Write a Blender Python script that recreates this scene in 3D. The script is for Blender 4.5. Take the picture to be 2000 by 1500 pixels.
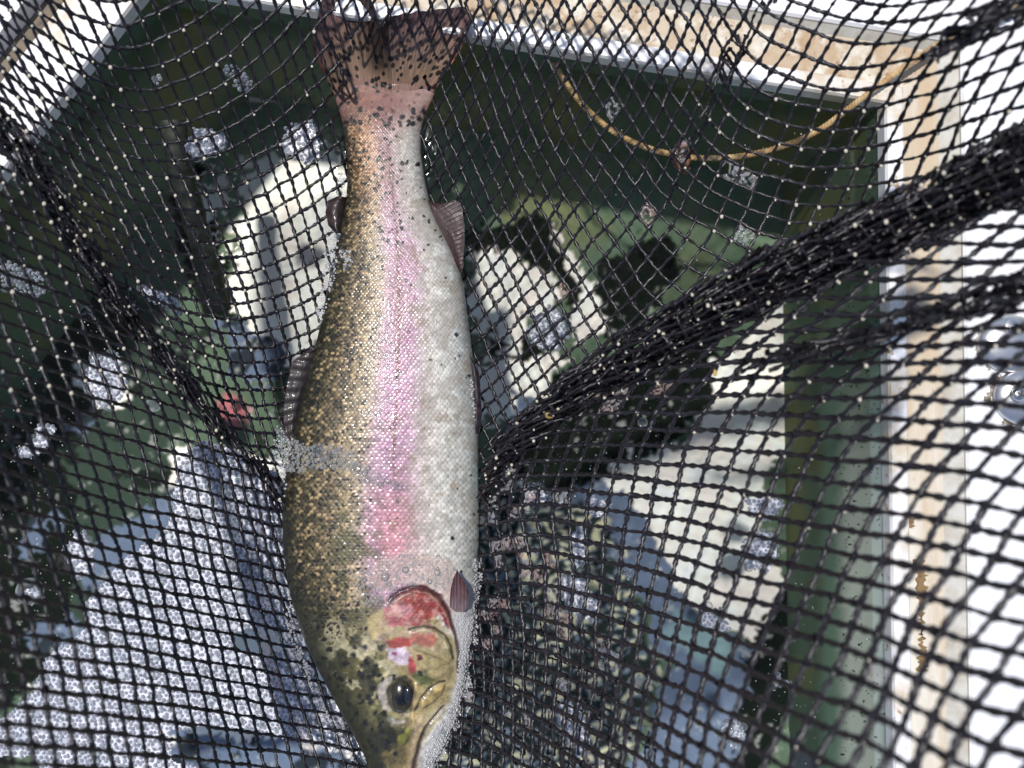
import bpy, math, random
import numpy as np
for o in list(bpy.data.objects): bpy.data.objects.remove(o)
S = bpy.context.scene
COL = S.collection
R = math.radians
rng = np.random.RandomState(7); random.seed(7)

# ---------------------------------------------------------------- camera, sky, sun, exposure
H = 0.60                                   # camera height above the fish plane (z = 0); photo is 2000 x 1500, 3000 px per metre there
cam = bpy.data.objects.new('camera', bpy.data.cameras.new('camera')); COL.objects.link(cam)
cam.location = (0, 0, H); cam.data.sensor_width = 36; cam.data.lens = 36*1800/2000
cam.data.clip_start = 0.01; cam.data.clip_end = 200
cam.data.dof.use_dof = True; cam.data.dof.focus_distance = 0.60; cam.data.dof.aperture_fstop = 7.6
S.camera = cam
SUN_EL, SUN_AZ = R(74), R(120)             # azimuth measured from +x towards +y (the picture's upper left)
sd = np.array([math.cos(SUN_EL)*math.cos(SUN_AZ), math.cos(SUN_EL)*math.sin(SUN_AZ), math.sin(SUN_EL)])
W = bpy.data.worlds.new('World'); S.world = W; W.use_nodes = True
nt = W.node_tree; bg = nt.nodes['Background']; sk = nt.nodes.new('ShaderNodeTexSky')
sk.sky_type = 'NISHITA'; sk.sun_disc = False; sk.sun_elevation = SUN_EL; sk.sun_rotation = math.pi/2-SUN_AZ
nt.links.new(sk.outputs[0], bg.inputs[0]); bg.inputs[1].default_value = 0.14
sun = bpy.data.objects.new('sun', bpy.data.lights.new('sun', 'SUN')); COL.objects.link(sun)
sun.data.energy = 4.3; sun.data.angle = R(2.2); sun.data.color = (1, .965, .91)
from mathutils import Vector
sun.rotation_euler = Vector(sd).to_track_quat('Z', 'Y').to_euler(); sun.location = tuple(sd*3)
S.view_settings.view_transform = 'Standard'; S.view_settings.look = 'None'
S.view_settings.exposure = 0.0; S.view_settings.gamma = 1
S.cycles.transparent_max_bounces = 24; S.cycles.max_bounces = 6
S.cycles.caustics_reflective = False; S.cycles.caustics_refractive = False

# ---------------------------------------------------------------- helpers
def P(px, py, z):
    """the point at height z that the photo shows at px, py"""
    px = np.asarray(px, float); py = np.asarray(py, float); z = np.asarray(z, float)+0*px
    k = (H-z)/H/3000
    return np.stack([(px-1000)*k, -(py-750)*k, z], -1)
def tag(o, label=None, cat=None, group=None, kind=None):
    if label: o['label'] = label
    if cat: o['category'] = cat
    if group: o['group'] = group
    if kind: o['kind'] = kind
    return o
def empty(name, loc=(0,0,0)):
    o = bpy.data.objects.new(name, None); COL.objects.link(o); o.location = loc; o.empty_display_size = .02
    return o
def mesh_obj(name, V, F, mat, parent=None, smooth=True, cols=None, attrs=None):
    V = np.asarray(V, float).reshape(-1, 3)
    if parent is not None: V = V-np.array(parent_world(parent))
    me = bpy.data.meshes.new(name)
    if isinstance(F, np.ndarray):
        k = F.shape[1]
        me.vertices.add(len(V)); me.vertices.foreach_set('co', V.ravel())
        me.loops.add(F.size); me.loops.foreach_set('vertex_index', F.ravel().astype(np.int32))
        me.polygons.add(len(F)); me.polygons.foreach_set('loop_start', np.arange(0, F.size, k, dtype=np.int32))
        me.polygons.foreach_set('loop_total', np.full(len(F), k, np.int32))
        me.update(calc_edges=True)
    else:
        me.from_pydata([tuple(v) for v in V], [], [tuple(f) for f in F]); me.update()
    me.polygons.foreach_set('use_smooth', np.full(len(me.polygons), smooth))
    if cols is not None:
        a = me.color_attributes.new('Col', 'FLOAT_COLOR', 'POINT')
        a.data.foreach_set('color', np.concatenate([cols, np.ones((len(cols), 1))], 1).ravel())
    for k, v in (attrs or {}).items():
        a = me.attributes.new(k, 'FLOAT', 'POINT'); a.data.foreach_set('value', np.asarray(v, float).ravel())
    me.validate(); 
    if mat: me.materials.append(mat)
    o = bpy.data.objects.new(name, me); COL.objects.link(o)
    if parent is not None: o.parent = parent
    return o
def parent_world(p):
    l = np.zeros(3)
    while p is not None: l = l+np.array(p.location); p = p.parent
    return l
def lin(c):
    c = np.asarray(c, float)/255
    return np.where(c <= .04045, c/12.92, ((c+.055)/1.055)**2.4)
# value noise / fbm
_T = rng.rand(256, 256)
def vnoise(x, y):
    xi = np.floor(x).astype(int); yi = np.floor(y).astype(int); fx = x-xi; fy = y-yi
    fx = fx*fx*(3-2*fx); fy = fy*fy*(3-2*fy)
    g = lambda a, b: _T[a & 255, b & 255]
    return (g(xi, yi)*(1-fx)+g(xi+1, yi)*fx)*(1-fy)+(g(xi, yi+1)*(1-fx)+g(xi+1, yi+1)*fx)*fy
def fbm(x, y, s, o=4, seed=0):
    x = np.asarray(x, float)/s+seed*17.31; y = np.asarray(y, float)/s+seed*9.77
    r = 0; a = .5; t = 0
    for k in range(o):
        r = r+a*vnoise(x, y); t += a; a *= .5; x = x*2.03+5.1; y = y*2.03+1.7
    return r/t
def inpoly(px, py, poly):
    c = np.zeros(np.shape(px), bool); n = len(poly)
    for i in range(n):
        x0, y0 = poly[i]; x1, y1 = poly[(i+1) % n]
        if y0 == y1: continue
        c ^= ((py < y0) != (py < y1)) & (px < (x1-x0)*(py-y0)/(y1-y0)+x0)
    return c
def sm(a, b, x):
    t = np.clip((x-a)/(b-a), 0, 1); return t*t*(3-2*t)
def blur(a, n):
    if n < 1: return a
    k = np.hanning(2*n+3)[1:-1]; k /= k.sum()
    for ax in (0, 1):
        p = [(0, 0)]*a.ndim; p[ax] = (n, n); b = np.pad(a, p, 'edge')
        a = sum(k[i]*np.take(b, range(i, i+a.shape[ax]), ax) for i in range(2*n+1))
    return a
def gridfaces(nr, nc, wrap=False):
    i, j = np.meshgrid(np.arange(nr-1), np.arange(nc if wrap else nc-1), indexing='ij')
    j2 = (j+1) % nc
    return np.stack([i*nc+j, i*nc+j2, (i+1)*nc+j2, (i+1)*nc+j], -1).reshape(-1, 4)

# ---- materials
def mat(name, base=(.5,.5,.5), rough=.5, metal=0, coat=0, spec=.5, noise=None, bump=None, attr=None, attr_mul=None, emis=None):
    m = bpy.data.materials.new(name); m.use_nodes = True; t = m.node_tree; b = t.nodes['Principled BSDF']
    b.inputs['Base Color'].default_value = (*base, 1); b.inputs['Roughness'].default_value = rough
    b.inputs['Metallic'].default_value = metal; b.inputs['Coat Weight'].default_value = coat
    b.inputs['Coat Roughness'].default_value = .12; b.inputs['Specular IOR Level'].default_value = spec
    tc = t.nodes.new('ShaderNodeTexCoord'); src = None
    if attr:
        a = t.nodes.new('ShaderNodeAttribute'); a.attribute_name = attr; src = a.outputs['Color']
    if noise:                                                   # (scale, colour2, lo, hi[, stretch])
        cur = src
        for (sc, c2, lo, hi, st) in noise:
            n = t.nodes.new('ShaderNodeTexNoise'); n.inputs['Scale'].default_value = sc; n.inputs['Detail'].default_value = 6
            n.inputs['Roughness'].default_value = .6
            mp = t.nodes.new('ShaderNodeMapping'); mp.inputs['Scale'].default_value = st; t.links.new(tc.outputs['Object'], mp.inputs[0]); t.links.new(mp.outputs[0], n.inputs[0])
            r = t.nodes.new('ShaderNodeMapRange'); r.inputs[1].default_value = lo; r.inputs[2].default_value = hi; t.links.new(n.outputs[0], r.inputs[0])
            x = t.nodes.new('ShaderNodeMix'); x.data_type = 'RGBA'; t.links.new(r.outputs[0], x.inputs[0])
            if cur: t.links.new(cur, x.inputs[6])
            else: x.inputs[6].default_value = (*base, 1)
            x.inputs[7].default_value = (*c2, 1); cur = x.outputs[2]
        src = cur
    if src: t.links.new(src, b.inputs['Base Color'])
    if bump:                                                    # (scale, strength, distance)
        n = t.nodes.new('ShaderNodeTexNoise'); n.inputs['Scale'].default_value = bump[0]; n.inputs['Detail'].default_value = 5
        t.links.new(tc.outputs['Object'], n.inputs[0]); bp = t.nodes.new('ShaderNodeBump')
        bp.inputs['Strength'].default_value = bump[1]; bp.inputs['Distance'].default_value = bump[2]
        t.links.new(n.outputs[0], bp.inputs['Height']); t.links.new(bp.outputs[0], b.inputs['Normal'])
    return m
ONE = (1, 1, 1)
M_white = mat('white_gelcoat', (.80,.80,.83), .38, coat=.2, noise=[(14, (.60,.58,.54), .50, .75, ONE), (120, (.40,.32,.22), .66, .74, ONE)], bump=(300, .15, .0004))
M_lip = mat('white_edge', (.74,.73,.74), .4, coat=.2, noise=[(24, (.52,.44,.33), .50, .66, ONE), (110, (.36,.22,.10), .62, .70, ONE)], bump=(300, .2, .0004))
M_beige = mat('stained_channel', (.46,.38,.28), .6, noise=[(26, (.34,.21,.10), .44, .66, ONE), (60, (.60,.56,.48), .48, .62, ONE), (200, (.20,.11,.05), .58, .70, ONE)], bump=(260, .3, .0006))
M_beigeR = mat('stained_channel_streaked', (.47,.38,.27), .6, noise=[(60, (.44,.29,.15), .45, .68, (1,.05,1)), (30, (.60,.57,.50), .46, .64, (1,.12,1)), (240, (.28,.18,.10), .66, .76, ONE)], bump=(260, .3, .0006))
M_grey = mat('grey_edge', (.46,.45,.41), .6, noise=[(70, (.34,.30,.24), .4, .7, ONE)])
M_brown = mat('shaded_brown_gap', (.16,.125,.085), .7, noise=[(60, (.08,.06,.045), .45, .6, ONE)], bump=(200, .3, .0006))  # the recessed channel's shade is put into this brown

# ---------------------------------------------------------------- tank: rim, walls, floor
ZR, ZW, ZF = 0.02, -0.012, -0.204
tank = empty('fish_tank', (0, 0, ZF))
tag(tank, 'white tank with rusty stained rim and green walls, holding the water', 'tank')
corner = [(-1500, 2262), (289, -31), (1729, 200), (1762, 2600)]          # inner rim edge as seen at rim height
C3 = [P(x, y, ZR)[:2] for x, y in corner]
def offs(pts, d):                                                        # offset outwards
    out = []
    n = len(pts)
    for i in range(n):
        ds = []
        if i > 0: e = pts[i]-pts[i-1]; ds.append(e/np.linalg.norm(e))
        if i < n-1: e = pts[i+1]-pts[i]; ds.append(e/np.linalg.norm(e))
        nn = [np.array([-e[1], e[0]]) for e in ds]
        if len(nn) == 1: out.append(pts[i]+nn[0]*d)
        else:
            b = nn[0]+nn[1]; b /= np.linalg.norm(b); out.append(pts[i]+b*d/np.dot(b, nn[0]))
    return out
def strip(name, prof, m, seg=None, sub=60):
    """prof: (outward distance, z) points swept along the rim polygon"""
    rings = [offs(C3, d) for d, z in prof]
    V = []; nseg = range(len(C3)-1) if seg is None else seg
    nr = 0
    for s in nseg:
        for k in range(sub+1):
            if k == 0 and nr: continue
            for (d, z), ring in zip(prof, rings):
                p = ring[s]*(1-k/sub)+ring[s+1]*k/sub
                V.append((p[0], p[1], z))
            nr += 1
    V = np.array(V)
    return mesh_obj(name, V, gridfaces(nr, len(prof))[:, ::-1], m, tank, smooth=False)
strip('rim_lip', [(-.0004, ZR-.012), (0, ZR-.002), (.0012, ZR), (.0105, ZR), (.0120, ZR-.0015)], M_lip, [1, 2])
strip('rim_lip', [(-.0004, ZR-.012), (0, ZR-.002), (.0012, ZR), (.0065, ZR), (.0075, ZR-.0010)], M_lip, [0])
strip('stained_channel', [(.0120, ZR-.0015), (.0125, ZR-.006), (.039, ZR-.006)], M_beige, [1])
strip('stained_channel', [(.0120, ZR-.0015), (.0125, ZR-.006), (.036, ZR-.006)], M_beigeR, [2])
strip('stained_channel', [(.0075, ZR-.0010), (.0080, ZR-.0025), (.0365, ZR-.0025), (.0370, ZR-.012)], M_lip, [0])
strip('gap', [(.0370, ZR-.012), (.0530, ZR-.012)], M_brown, [0])
strip('channel_edge', [(.036, ZR-.006), (.0475, ZR-.0022), (.0480, ZR-.001)], M_grey, [2])
strip('channel_edge', [(.039, ZR-.006), (.044, ZR-.0022), (.0445, ZR-.001)], M_grey, [1])
strip('deck', [(.0530, ZR-.012), (.0535, ZR+.002), (.40, ZR+.002), (.402, ZR-.05)], M_white, [0])
strip('deck', [(.0445, ZR-.001), (.046, ZR+.001), (.40, ZR+.001), (.402, ZR-.05)], M_white, [1])
strip('deck', [(.0480, ZR-.001), (.0495, ZR+.001), (.40, ZR+.001), (.402, ZR-.05)], M_white, [2])
# peeled patch in the right rim
pts = []
for y in np.linspace(1092, 1312, 70): pts.append((1789+rng.uniform(-5, 5)+8*math.sin(y/60), y))
for y in np.linspace(1312, 1092, 70): pts.append((1806+rng.uniform(-6, 6)+3*math.sin(y/25), y))
V = P([p[0] for p in pts], [p[1] for p in pts], ZR-.0056)
mesh_obj('peeled_patch', V, [tuple(range(len(pts)))[::-1]], mat('bare_brown', (.20,.12,.045), .5, noise=[(150, (.10,.06,.03), .5, .6, ONE)]), tank, smooth=False)
pts = [(1772+rng.uniform(-7, 7)*(k % 2), 1010+k*1.6) for k in range(14)]+[(1786+rng.uniform(-6, 6)*(k % 2), 1032-k*1.6) for k in range(14)]
mesh_obj('peeled_patch', P([p[0] for p in pts], [p[1] for p in pts], ZR-.0052), [tuple(range(len(pts)))[::-1]], bpy.data.materials['bare_brown'], tank, smooth=False)
# walls, painted with algae
def wall_cols(V, px, py):
    n1 = fbm(px, py, 90, 4, 3); n2 = fbm(px, py, 22, 4, 5)
    dark = lin((86, 104, 86)); olive = lin((106, 110, 74)); pale = lin((228, 238, 224)); mid = lin((122, 150, 130))
    c = dark+(olive-dark)*sm(.45, .7, n1)[..., None]
    k = sm(1625, 1665, px+14*(n2-.5))*sm(640, 1000, py+60*(n1-.5))
    k2 = sm(1590, 1625, px)*(1-k)*sm(500, 900, py)
    c = c*(1-k2[..., None])+mid*k2[..., None]
    c = c*(1-k[..., None])+pale*k[..., None]
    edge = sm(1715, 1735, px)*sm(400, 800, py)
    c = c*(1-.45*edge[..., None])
    sp = (fbm(px, py, 5, 2, 8) > .80) & (px > 1640)
    c = np.where(sp[..., None], lin((40, 45, 36)), c)
    return c
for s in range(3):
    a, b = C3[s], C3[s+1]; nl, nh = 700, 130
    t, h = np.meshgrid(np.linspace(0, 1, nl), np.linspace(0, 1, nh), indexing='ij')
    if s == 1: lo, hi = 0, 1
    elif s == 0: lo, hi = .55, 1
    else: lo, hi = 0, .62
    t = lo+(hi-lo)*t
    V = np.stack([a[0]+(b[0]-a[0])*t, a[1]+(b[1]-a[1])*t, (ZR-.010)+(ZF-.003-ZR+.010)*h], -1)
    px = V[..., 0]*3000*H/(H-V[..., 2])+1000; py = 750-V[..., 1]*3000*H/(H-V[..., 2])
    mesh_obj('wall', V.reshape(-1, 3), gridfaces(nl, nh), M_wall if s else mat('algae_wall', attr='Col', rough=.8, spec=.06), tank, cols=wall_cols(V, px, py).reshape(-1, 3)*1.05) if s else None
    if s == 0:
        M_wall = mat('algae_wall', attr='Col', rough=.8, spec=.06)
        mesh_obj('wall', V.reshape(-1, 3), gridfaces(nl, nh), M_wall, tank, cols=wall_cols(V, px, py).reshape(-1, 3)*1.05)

# floor: pale bare floor, green algae; blue-grey and black are painted shade and reflections
st = 2.5
xs = np.arange(-160, 1545, st); ys = np.arange(200, 1680, st)
X, Y = np.meshgrid(xs, ys)
wx = X+70*(fbm(X, Y, 55, 5, 11)-.5)+34*(fbm(X, Y, 12, 4, 12)-.5); wy = Y+70*(fbm(X, Y, 55, 5, 13)-.5)+34*(fbm(X, Y, 12, 4, 14)-.5)
g1 = fbm(X, Y, 160, 4, 21)
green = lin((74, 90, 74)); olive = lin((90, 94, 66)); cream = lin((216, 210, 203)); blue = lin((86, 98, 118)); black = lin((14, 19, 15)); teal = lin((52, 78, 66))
C = green+(teal-green)*sm(900, 300, X)[..., None]*0+(olive-green)*sm(.42, .62, g1)[..., None]*sm(700, 300, Y)[..., None]
C = C*(1+.8*sm(560, 380, Y))[..., None]  # colour lifted towards the top to offset the rim's shade
C = C+(lin((84, 104, 88))-C)*(sm(450, 80, X)*sm(250, 420, Y)*sm(800, 560, Y))[..., None]
def paint(c, polys, wob=1.0, soft=0):
    global C
    m = np.zeros(X.shape)
    for p in polys: m = np.maximum(m, inpoly(X+(wx-X)*wob, Y+(wy-Y)*wob, p).astype(float))
    m = blur(m, soft) if soft else blur(m, 1)
    C = C*(1-m[..., None])+c*m[..., None]
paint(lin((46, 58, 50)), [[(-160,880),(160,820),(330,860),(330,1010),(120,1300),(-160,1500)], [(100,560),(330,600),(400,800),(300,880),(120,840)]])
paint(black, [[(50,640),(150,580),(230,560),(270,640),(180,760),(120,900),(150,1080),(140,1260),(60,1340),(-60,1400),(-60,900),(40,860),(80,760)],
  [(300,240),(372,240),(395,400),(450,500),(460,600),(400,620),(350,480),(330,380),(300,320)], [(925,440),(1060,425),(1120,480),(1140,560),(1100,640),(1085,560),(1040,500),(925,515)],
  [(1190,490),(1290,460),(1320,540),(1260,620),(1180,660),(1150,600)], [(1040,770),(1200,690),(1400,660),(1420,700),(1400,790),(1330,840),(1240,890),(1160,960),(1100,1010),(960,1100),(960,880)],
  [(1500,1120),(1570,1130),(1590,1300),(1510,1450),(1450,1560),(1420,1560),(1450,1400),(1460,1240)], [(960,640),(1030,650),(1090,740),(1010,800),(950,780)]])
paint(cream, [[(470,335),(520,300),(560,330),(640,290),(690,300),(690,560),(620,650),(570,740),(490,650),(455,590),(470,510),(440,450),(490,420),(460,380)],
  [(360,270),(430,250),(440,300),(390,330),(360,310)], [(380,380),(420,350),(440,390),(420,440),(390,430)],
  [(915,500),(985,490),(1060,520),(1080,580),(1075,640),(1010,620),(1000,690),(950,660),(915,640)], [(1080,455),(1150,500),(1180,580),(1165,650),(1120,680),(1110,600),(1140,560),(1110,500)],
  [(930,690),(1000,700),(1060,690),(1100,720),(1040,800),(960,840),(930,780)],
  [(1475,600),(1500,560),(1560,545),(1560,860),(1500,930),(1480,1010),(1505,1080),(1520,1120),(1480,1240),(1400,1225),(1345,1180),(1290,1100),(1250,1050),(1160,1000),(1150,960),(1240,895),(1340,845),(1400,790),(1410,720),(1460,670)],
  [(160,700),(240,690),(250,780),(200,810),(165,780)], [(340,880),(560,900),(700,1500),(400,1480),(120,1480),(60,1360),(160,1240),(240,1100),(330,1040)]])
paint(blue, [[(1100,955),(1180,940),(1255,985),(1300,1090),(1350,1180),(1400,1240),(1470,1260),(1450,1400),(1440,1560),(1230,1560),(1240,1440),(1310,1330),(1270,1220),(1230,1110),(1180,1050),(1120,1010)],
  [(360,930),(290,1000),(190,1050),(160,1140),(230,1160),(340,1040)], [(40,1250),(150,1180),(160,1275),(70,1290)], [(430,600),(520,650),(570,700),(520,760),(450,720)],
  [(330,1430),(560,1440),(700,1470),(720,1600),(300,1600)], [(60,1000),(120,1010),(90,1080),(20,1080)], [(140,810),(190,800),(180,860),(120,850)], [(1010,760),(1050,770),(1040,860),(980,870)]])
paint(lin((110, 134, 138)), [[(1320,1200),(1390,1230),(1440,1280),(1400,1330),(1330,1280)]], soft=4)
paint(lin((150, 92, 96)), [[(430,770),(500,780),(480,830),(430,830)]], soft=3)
# marbled stripes under the net beside the head, caustic light painted in
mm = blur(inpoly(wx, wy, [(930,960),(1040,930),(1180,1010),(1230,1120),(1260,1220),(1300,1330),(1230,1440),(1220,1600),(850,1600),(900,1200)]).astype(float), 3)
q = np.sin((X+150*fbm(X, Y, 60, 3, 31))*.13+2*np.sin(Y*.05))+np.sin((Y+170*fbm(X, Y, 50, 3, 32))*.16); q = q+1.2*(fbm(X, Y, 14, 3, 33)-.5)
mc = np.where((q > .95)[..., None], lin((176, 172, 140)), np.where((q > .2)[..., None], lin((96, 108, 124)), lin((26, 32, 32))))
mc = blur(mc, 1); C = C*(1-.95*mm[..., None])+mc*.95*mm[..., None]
# swirls in the cream near the left
q2 = fbm(wx, wy, 24, 3, 41); sw = (np.abs(q2-.5) < .035) & inpoly(X, Y, [(350,300),(500,300),(560,520),(400,520)])
C = np.where(blur(sw.astype(float), 1)[..., None] > .5, cream*.95, C)
dkm = blur((fbm(X, Y, 46, 5, 45) > .60).astype(float), 1)*sm(560, 640, Y)*sm(720, 620, X+.5*(1100-Y).clip(-400, 200))      # ragged black patches at lower left
C = C+(black-C)*(dkm*.85*(C.sum(-1) < .8))[..., None]
isl = blur(((fbm(X, Y, 13, 3, 46) > .74) & (fbm(X, Y, 90, 2, 47) > .45)).astype(float), 1)
C = C+(lin((150,152,150))-C)*(isl*.6*(C.sum(-1) < .5)*sm(500, 600, Y))[..., None]
C *= (0.80+.40*fbm(X, Y, 40, 4, 48))[..., None]
C *= (0.92+.16*fbm(X, Y, 9, 3, 44))[..., None]
V = P(X, Y, ZF).reshape(-1, 3)
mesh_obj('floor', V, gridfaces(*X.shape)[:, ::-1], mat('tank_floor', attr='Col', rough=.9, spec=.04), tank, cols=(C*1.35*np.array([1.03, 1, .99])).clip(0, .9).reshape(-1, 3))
# ground beyond the tank
g = mesh_obj('ground', [(-40,-40,-.45),(40,-40,-.45),(40,40,-.45),(-40,40,-.45)], [(0,1,2,3)], mat('ground_gravel', (.22,.20,.17), .9, noise=[(8, (.12,.11,.09), .4, .6, ONE)], bump=(60, .5, .01)), smooth=False)
tag(g, 'grey ground beyond the tank', 'ground', kind='structure')

# water
mw = bpy.data.materials.new('water'); mw.use_nodes = True; t = mw.node_tree; t.nodes.clear()
out = t.nodes.new('ShaderNodeOutputMaterial'); mx = t.nodes.new('ShaderNodeMixShader'); tr = t.nodes.new('ShaderNodeBsdfTransparent'); gl = t.nodes.new('ShaderNodeBsdfGlossy')
tr.inputs[0].default_value = (.95,.965,.955,1); gl.inputs['Roughness'].default_value = .04
fr = t.nodes.new('ShaderNodeFresnel'); fr.inputs[0].default_value = 1.17
tc = t.nodes.new('ShaderNodeTexCoord'); n1 = t.nodes.new('ShaderNodeTexNoise'); n1.inputs['Scale'].default_value = 32; n1.inputs['Detail'].default_value = 3; n1.inputs['Distortion'].default_value = 1.2
bp = t.nodes.new('ShaderNodeBump'); bp.inputs['Strength'].default_value = .5; bp.inputs['Distance'].default_value = .0008
t.links.new(tc.outputs['Object'], n1.inputs[0]); t.links.new(n1.outputs[0], bp.inputs['Height'])
t.links.new(bp.outputs[0], gl.inputs['Normal']); t.links.new(bp.outputs[0], fr.inputs['Normal'])
df = t.nodes.new('ShaderNodeBsdfDiffuse'); df.inputs[0].default_value = (.16,.23,.155,1); m0 = t.nodes.new('ShaderNodeMixShader'); m0.inputs[0].default_value = .008   # turbid water scatters some light
t.links.new(tr.outputs[0], m0.inputs[1]); t.links.new(df.outputs[0], m0.inputs[2])
t.links.new(fr.outputs[0], mx.inputs[0]); t.links.new(m0.outputs[0], mx.inputs[1]); t.links.new(gl.outputs[0], mx.inputs[2]); t.links.new(mx.outputs[0], out.inputs[0])
ww = [tuple(p)+(ZW,) for p in C3]
w = mesh_obj('water', ww, [(3, 2, 1, 0)], mw, smooth=False); tag(w, 'clear greenish water filling the tank', 'water', kind='structure')

# ---------------------------------------------------------------- fish
OUT = np.array([(120,640,862),(150,641,858),(175,648,850),(200,656,840),(225,664,829),(250,669,822),(300,675,822),(350,678,830),(400,674,841),(450,662,864),(500,650,890),(550,641,904),(600,632,911),(650,622,917),(700,609,924),
 (750,596,929),(800,584,932),(850,571,934),(900,561,934),(950,555,934),(1000,552,935),(1050,552,935),(1100,557,934),(1150,565,932),(1200,578,928),(1250,595,921),(1300,618,913),(1350,644,905),
 (1400,671,892),(1440,693,876),(1480,714,855),(1500,716,843),(1530,732,830),(1550,752,812),(1562,783,787)], float)
def outl(y): return np.interp(y, OUT[:, 0], OUT[:, 1]), np.interp(y, OUT[:, 0], OUT[:, 2])
def smooth_outline():
    yy = np.arange(120, 1563, 1.0); l, r = outl(yy)
    k = np.hanning(41); k /= k.sum()
    f = lambda a: np.convolve(np.pad(a, 20, 'edge'), k, 'valid')
    e = np.clip((1563-yy)/40, 0, 1)
    return yy, l*(1-e)+f(l)*e, r*(1-e)+f(r)*e
YY, LL, RR = smooth_outline()
BT = [(120,.0004),(150,.0010),(180,.0034),(215,.0075),(260,.0112),(400,.0165),(600,.024),(850,.030),(1100,.031),(1250,.029),(1400,.0225),(1500,.0155),(1550,.008),(1562,.002)]
def bthick(y): return np.interp(y, [b[0] for b in BT], [b[1] for b in BT])
PW = 2.25
def fish_z(px, py):
    z = np.zeros(np.shape(px))
    for _ in range(3):
        qx = 1000+(px-1000)*(H-z)/H; qy = 750+(py-750)*(H-z)/H
        l = np.interp(qy, YY, LL); r = np.interp(qy, YY, RR); w = (qx-(l+r)/2)/((r-l)/2)
        z = bthick(qy)*np.clip(1-np.abs(w)**PW, 0, 1)**(1/PW)
    return z
# painted skin, canvas in photo pixels
cx0, cy0, cw, ch = 530, -90, 430, 1700
cX, cY = np.meshgrid(np.arange(cx0, cx0+cw), np.arange(cy0, cy0+ch)); cX = cX.astype(float); cY = cY.astype(float)
L_, R_ = np.interp(cY, YY, LL), np.interp(cY, YY, RR); Wd = R_-L_
s = (cX-L_)/Wd
nA = fbm(cX, cY, 60, 4, 51); nB = fbm(cX, cY, 18, 4, 52); nC = fbm(cX, cY, 6, 3, 53)
s2 = s+.05*(nA-.5)
# scale lattice: count across fixed, pitch follows the width
NS = 37
yy = np.arange(cy0, cy0+ch); pit = np.clip((np.interp(yy, YY, RR)-np.interp(yy, YY, LL))/NS, 5.6, 10.4)
Tl = np.cumsum(1/pit); T = np.interp(cY, yy, Tl)/.62
pitx = np.interp(cY, yy, pit); U = (cX-775)/pitx+.5*np.sin(cY/70)*.3
U = U+.25*(fbm(cX, cY, 30, 2, 61)-.5)*1.5; T = T+.4*(fbm(cX, cY, 34, 2, 62)-.5)*1.5; U = U+.5*(fbm(cX, cY, 9, 2, 63)-.5); T = T+.5*(fbm(cX, cY, 9, 2, 64)-.5)
best = np.full(U.shape, 9.); cid = np.zeros(U.shape, int); bu = np.zeros(U.shape); bv = np.zeros(U.shape)
for dj in (-1, 0, 1):
    j = np.round(T)+dj; off = .5*(j % 2)
    i = np.round(U-off); du = U-off-i; dv = (T-j)*.62
    d = du*du+dv*dv*1.25
    m = d < best; best = np.where(m, d, best); cid = np.where(m, (i*7919+j*104729).astype(int), cid); bu = np.where(m, du, bu); bv = np.where(m, dv, bv)
hsc = np.clip(1-best/.30, 0, 1)                              # dome per scale
rs = _T[cid & 255, (cid >> 8) & 255]; rs2 = _T[(cid*3+7) & 255, (cid >> 7) & 255]
def srgb(*c): return np.array(c, float)
def ramp(x, stops):
    xs_ = [a for a, _ in stops]; return np.stack([np.interp(x, xs_, [c[k] for _, c in stops]) for k in range(3)], -1)
K = ramp(s2, [(-.1,(26,26,18)),(.04,(48,46,32)),(.12,(84,76,50)),(.22,(126,108,78)),(.32,(176,156,122)),(.38,(188,168,146)),(.44,(190,156,172)),(.52,(196,150,180)),(.60,(206,166,190)),(.66,(214,192,198)),(.72,(222,212,204)),(.80,(228,224,214)),(.90,(212,212,206)),(1.0,(170,174,170)),(1.1,(110,116,112))])  # belly tones lifted in place of sunlight, right edge greyed as shading
# front body paler pink/rosy, peduncle coppery
ped = sm(520, 260, cY)
Kp = ramp(s2, [(-.1,(30,28,22)),(.06,(60,48,34)),(.16,(150,108,72)),(.28,(206,150,112)),(.42,(196,150,134)),(.52,(168,128,128)),(.64,(196,170,166)),(.8,(206,200,190)),(1.0,(170,168,162))])
K = K*(1-ped[..., None])+Kp*ped[..., None]
rose = np.exp(-((cX-768-.02*(cY-1000)-24*(nB-.5))/40)**2)*sm(900, 1030, cY+60*(nA-.5))*sm(1120, 1060, cY+60*(nB-.5))
K = K+(srgb(224,146,154)-K)*(.75*rose)[..., None]
rose2 = np.exp(-((cX-790-.03*(700-cY))/30)**2)*sm(360, 560, cY)*sm(1060, 960, cY)
K = K+(srgb(196,134,168)-K)*(.6*rose2*sm(.3, .6, nB))[..., None]
# gold of single scales on the back
gold = sm(.0, .08, s2)*sm(.50, .30, s2)*sm(1330, 1180, cY)
K = K+(srgb(200,170,126)-K)*(gold*sm(.25, .95, rs)*hsc*.8)[..., None]
K = K+(srgb(60,54,34)-K)*(gold*sm(.38, .15, rs2)*.65*sm(.42, .2, s2))[..., None]
K = K*(1+(.30*(rs-.5)*sm(1.0, .3, s2)+.22*(rs2-.5))[..., None]*sm(1300, 1200, cY)[..., None])
# dark outline between scales, with the shadowed side towards the tail
scm = sm(190, 225, cY)*sm(1280, 1160, cY+70*(s-.5))             # where scales show
line = sm(.52, .12, hsc)
dk = .55*sm(.75, .25, s2)+.38
K = K*(1-(scm*line*dk)[..., None]*.85)
K = K+(srgb(250,246,240)-K)*(scm*sm(.1, .3, bv)*hsc*.10)[..., None]
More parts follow.
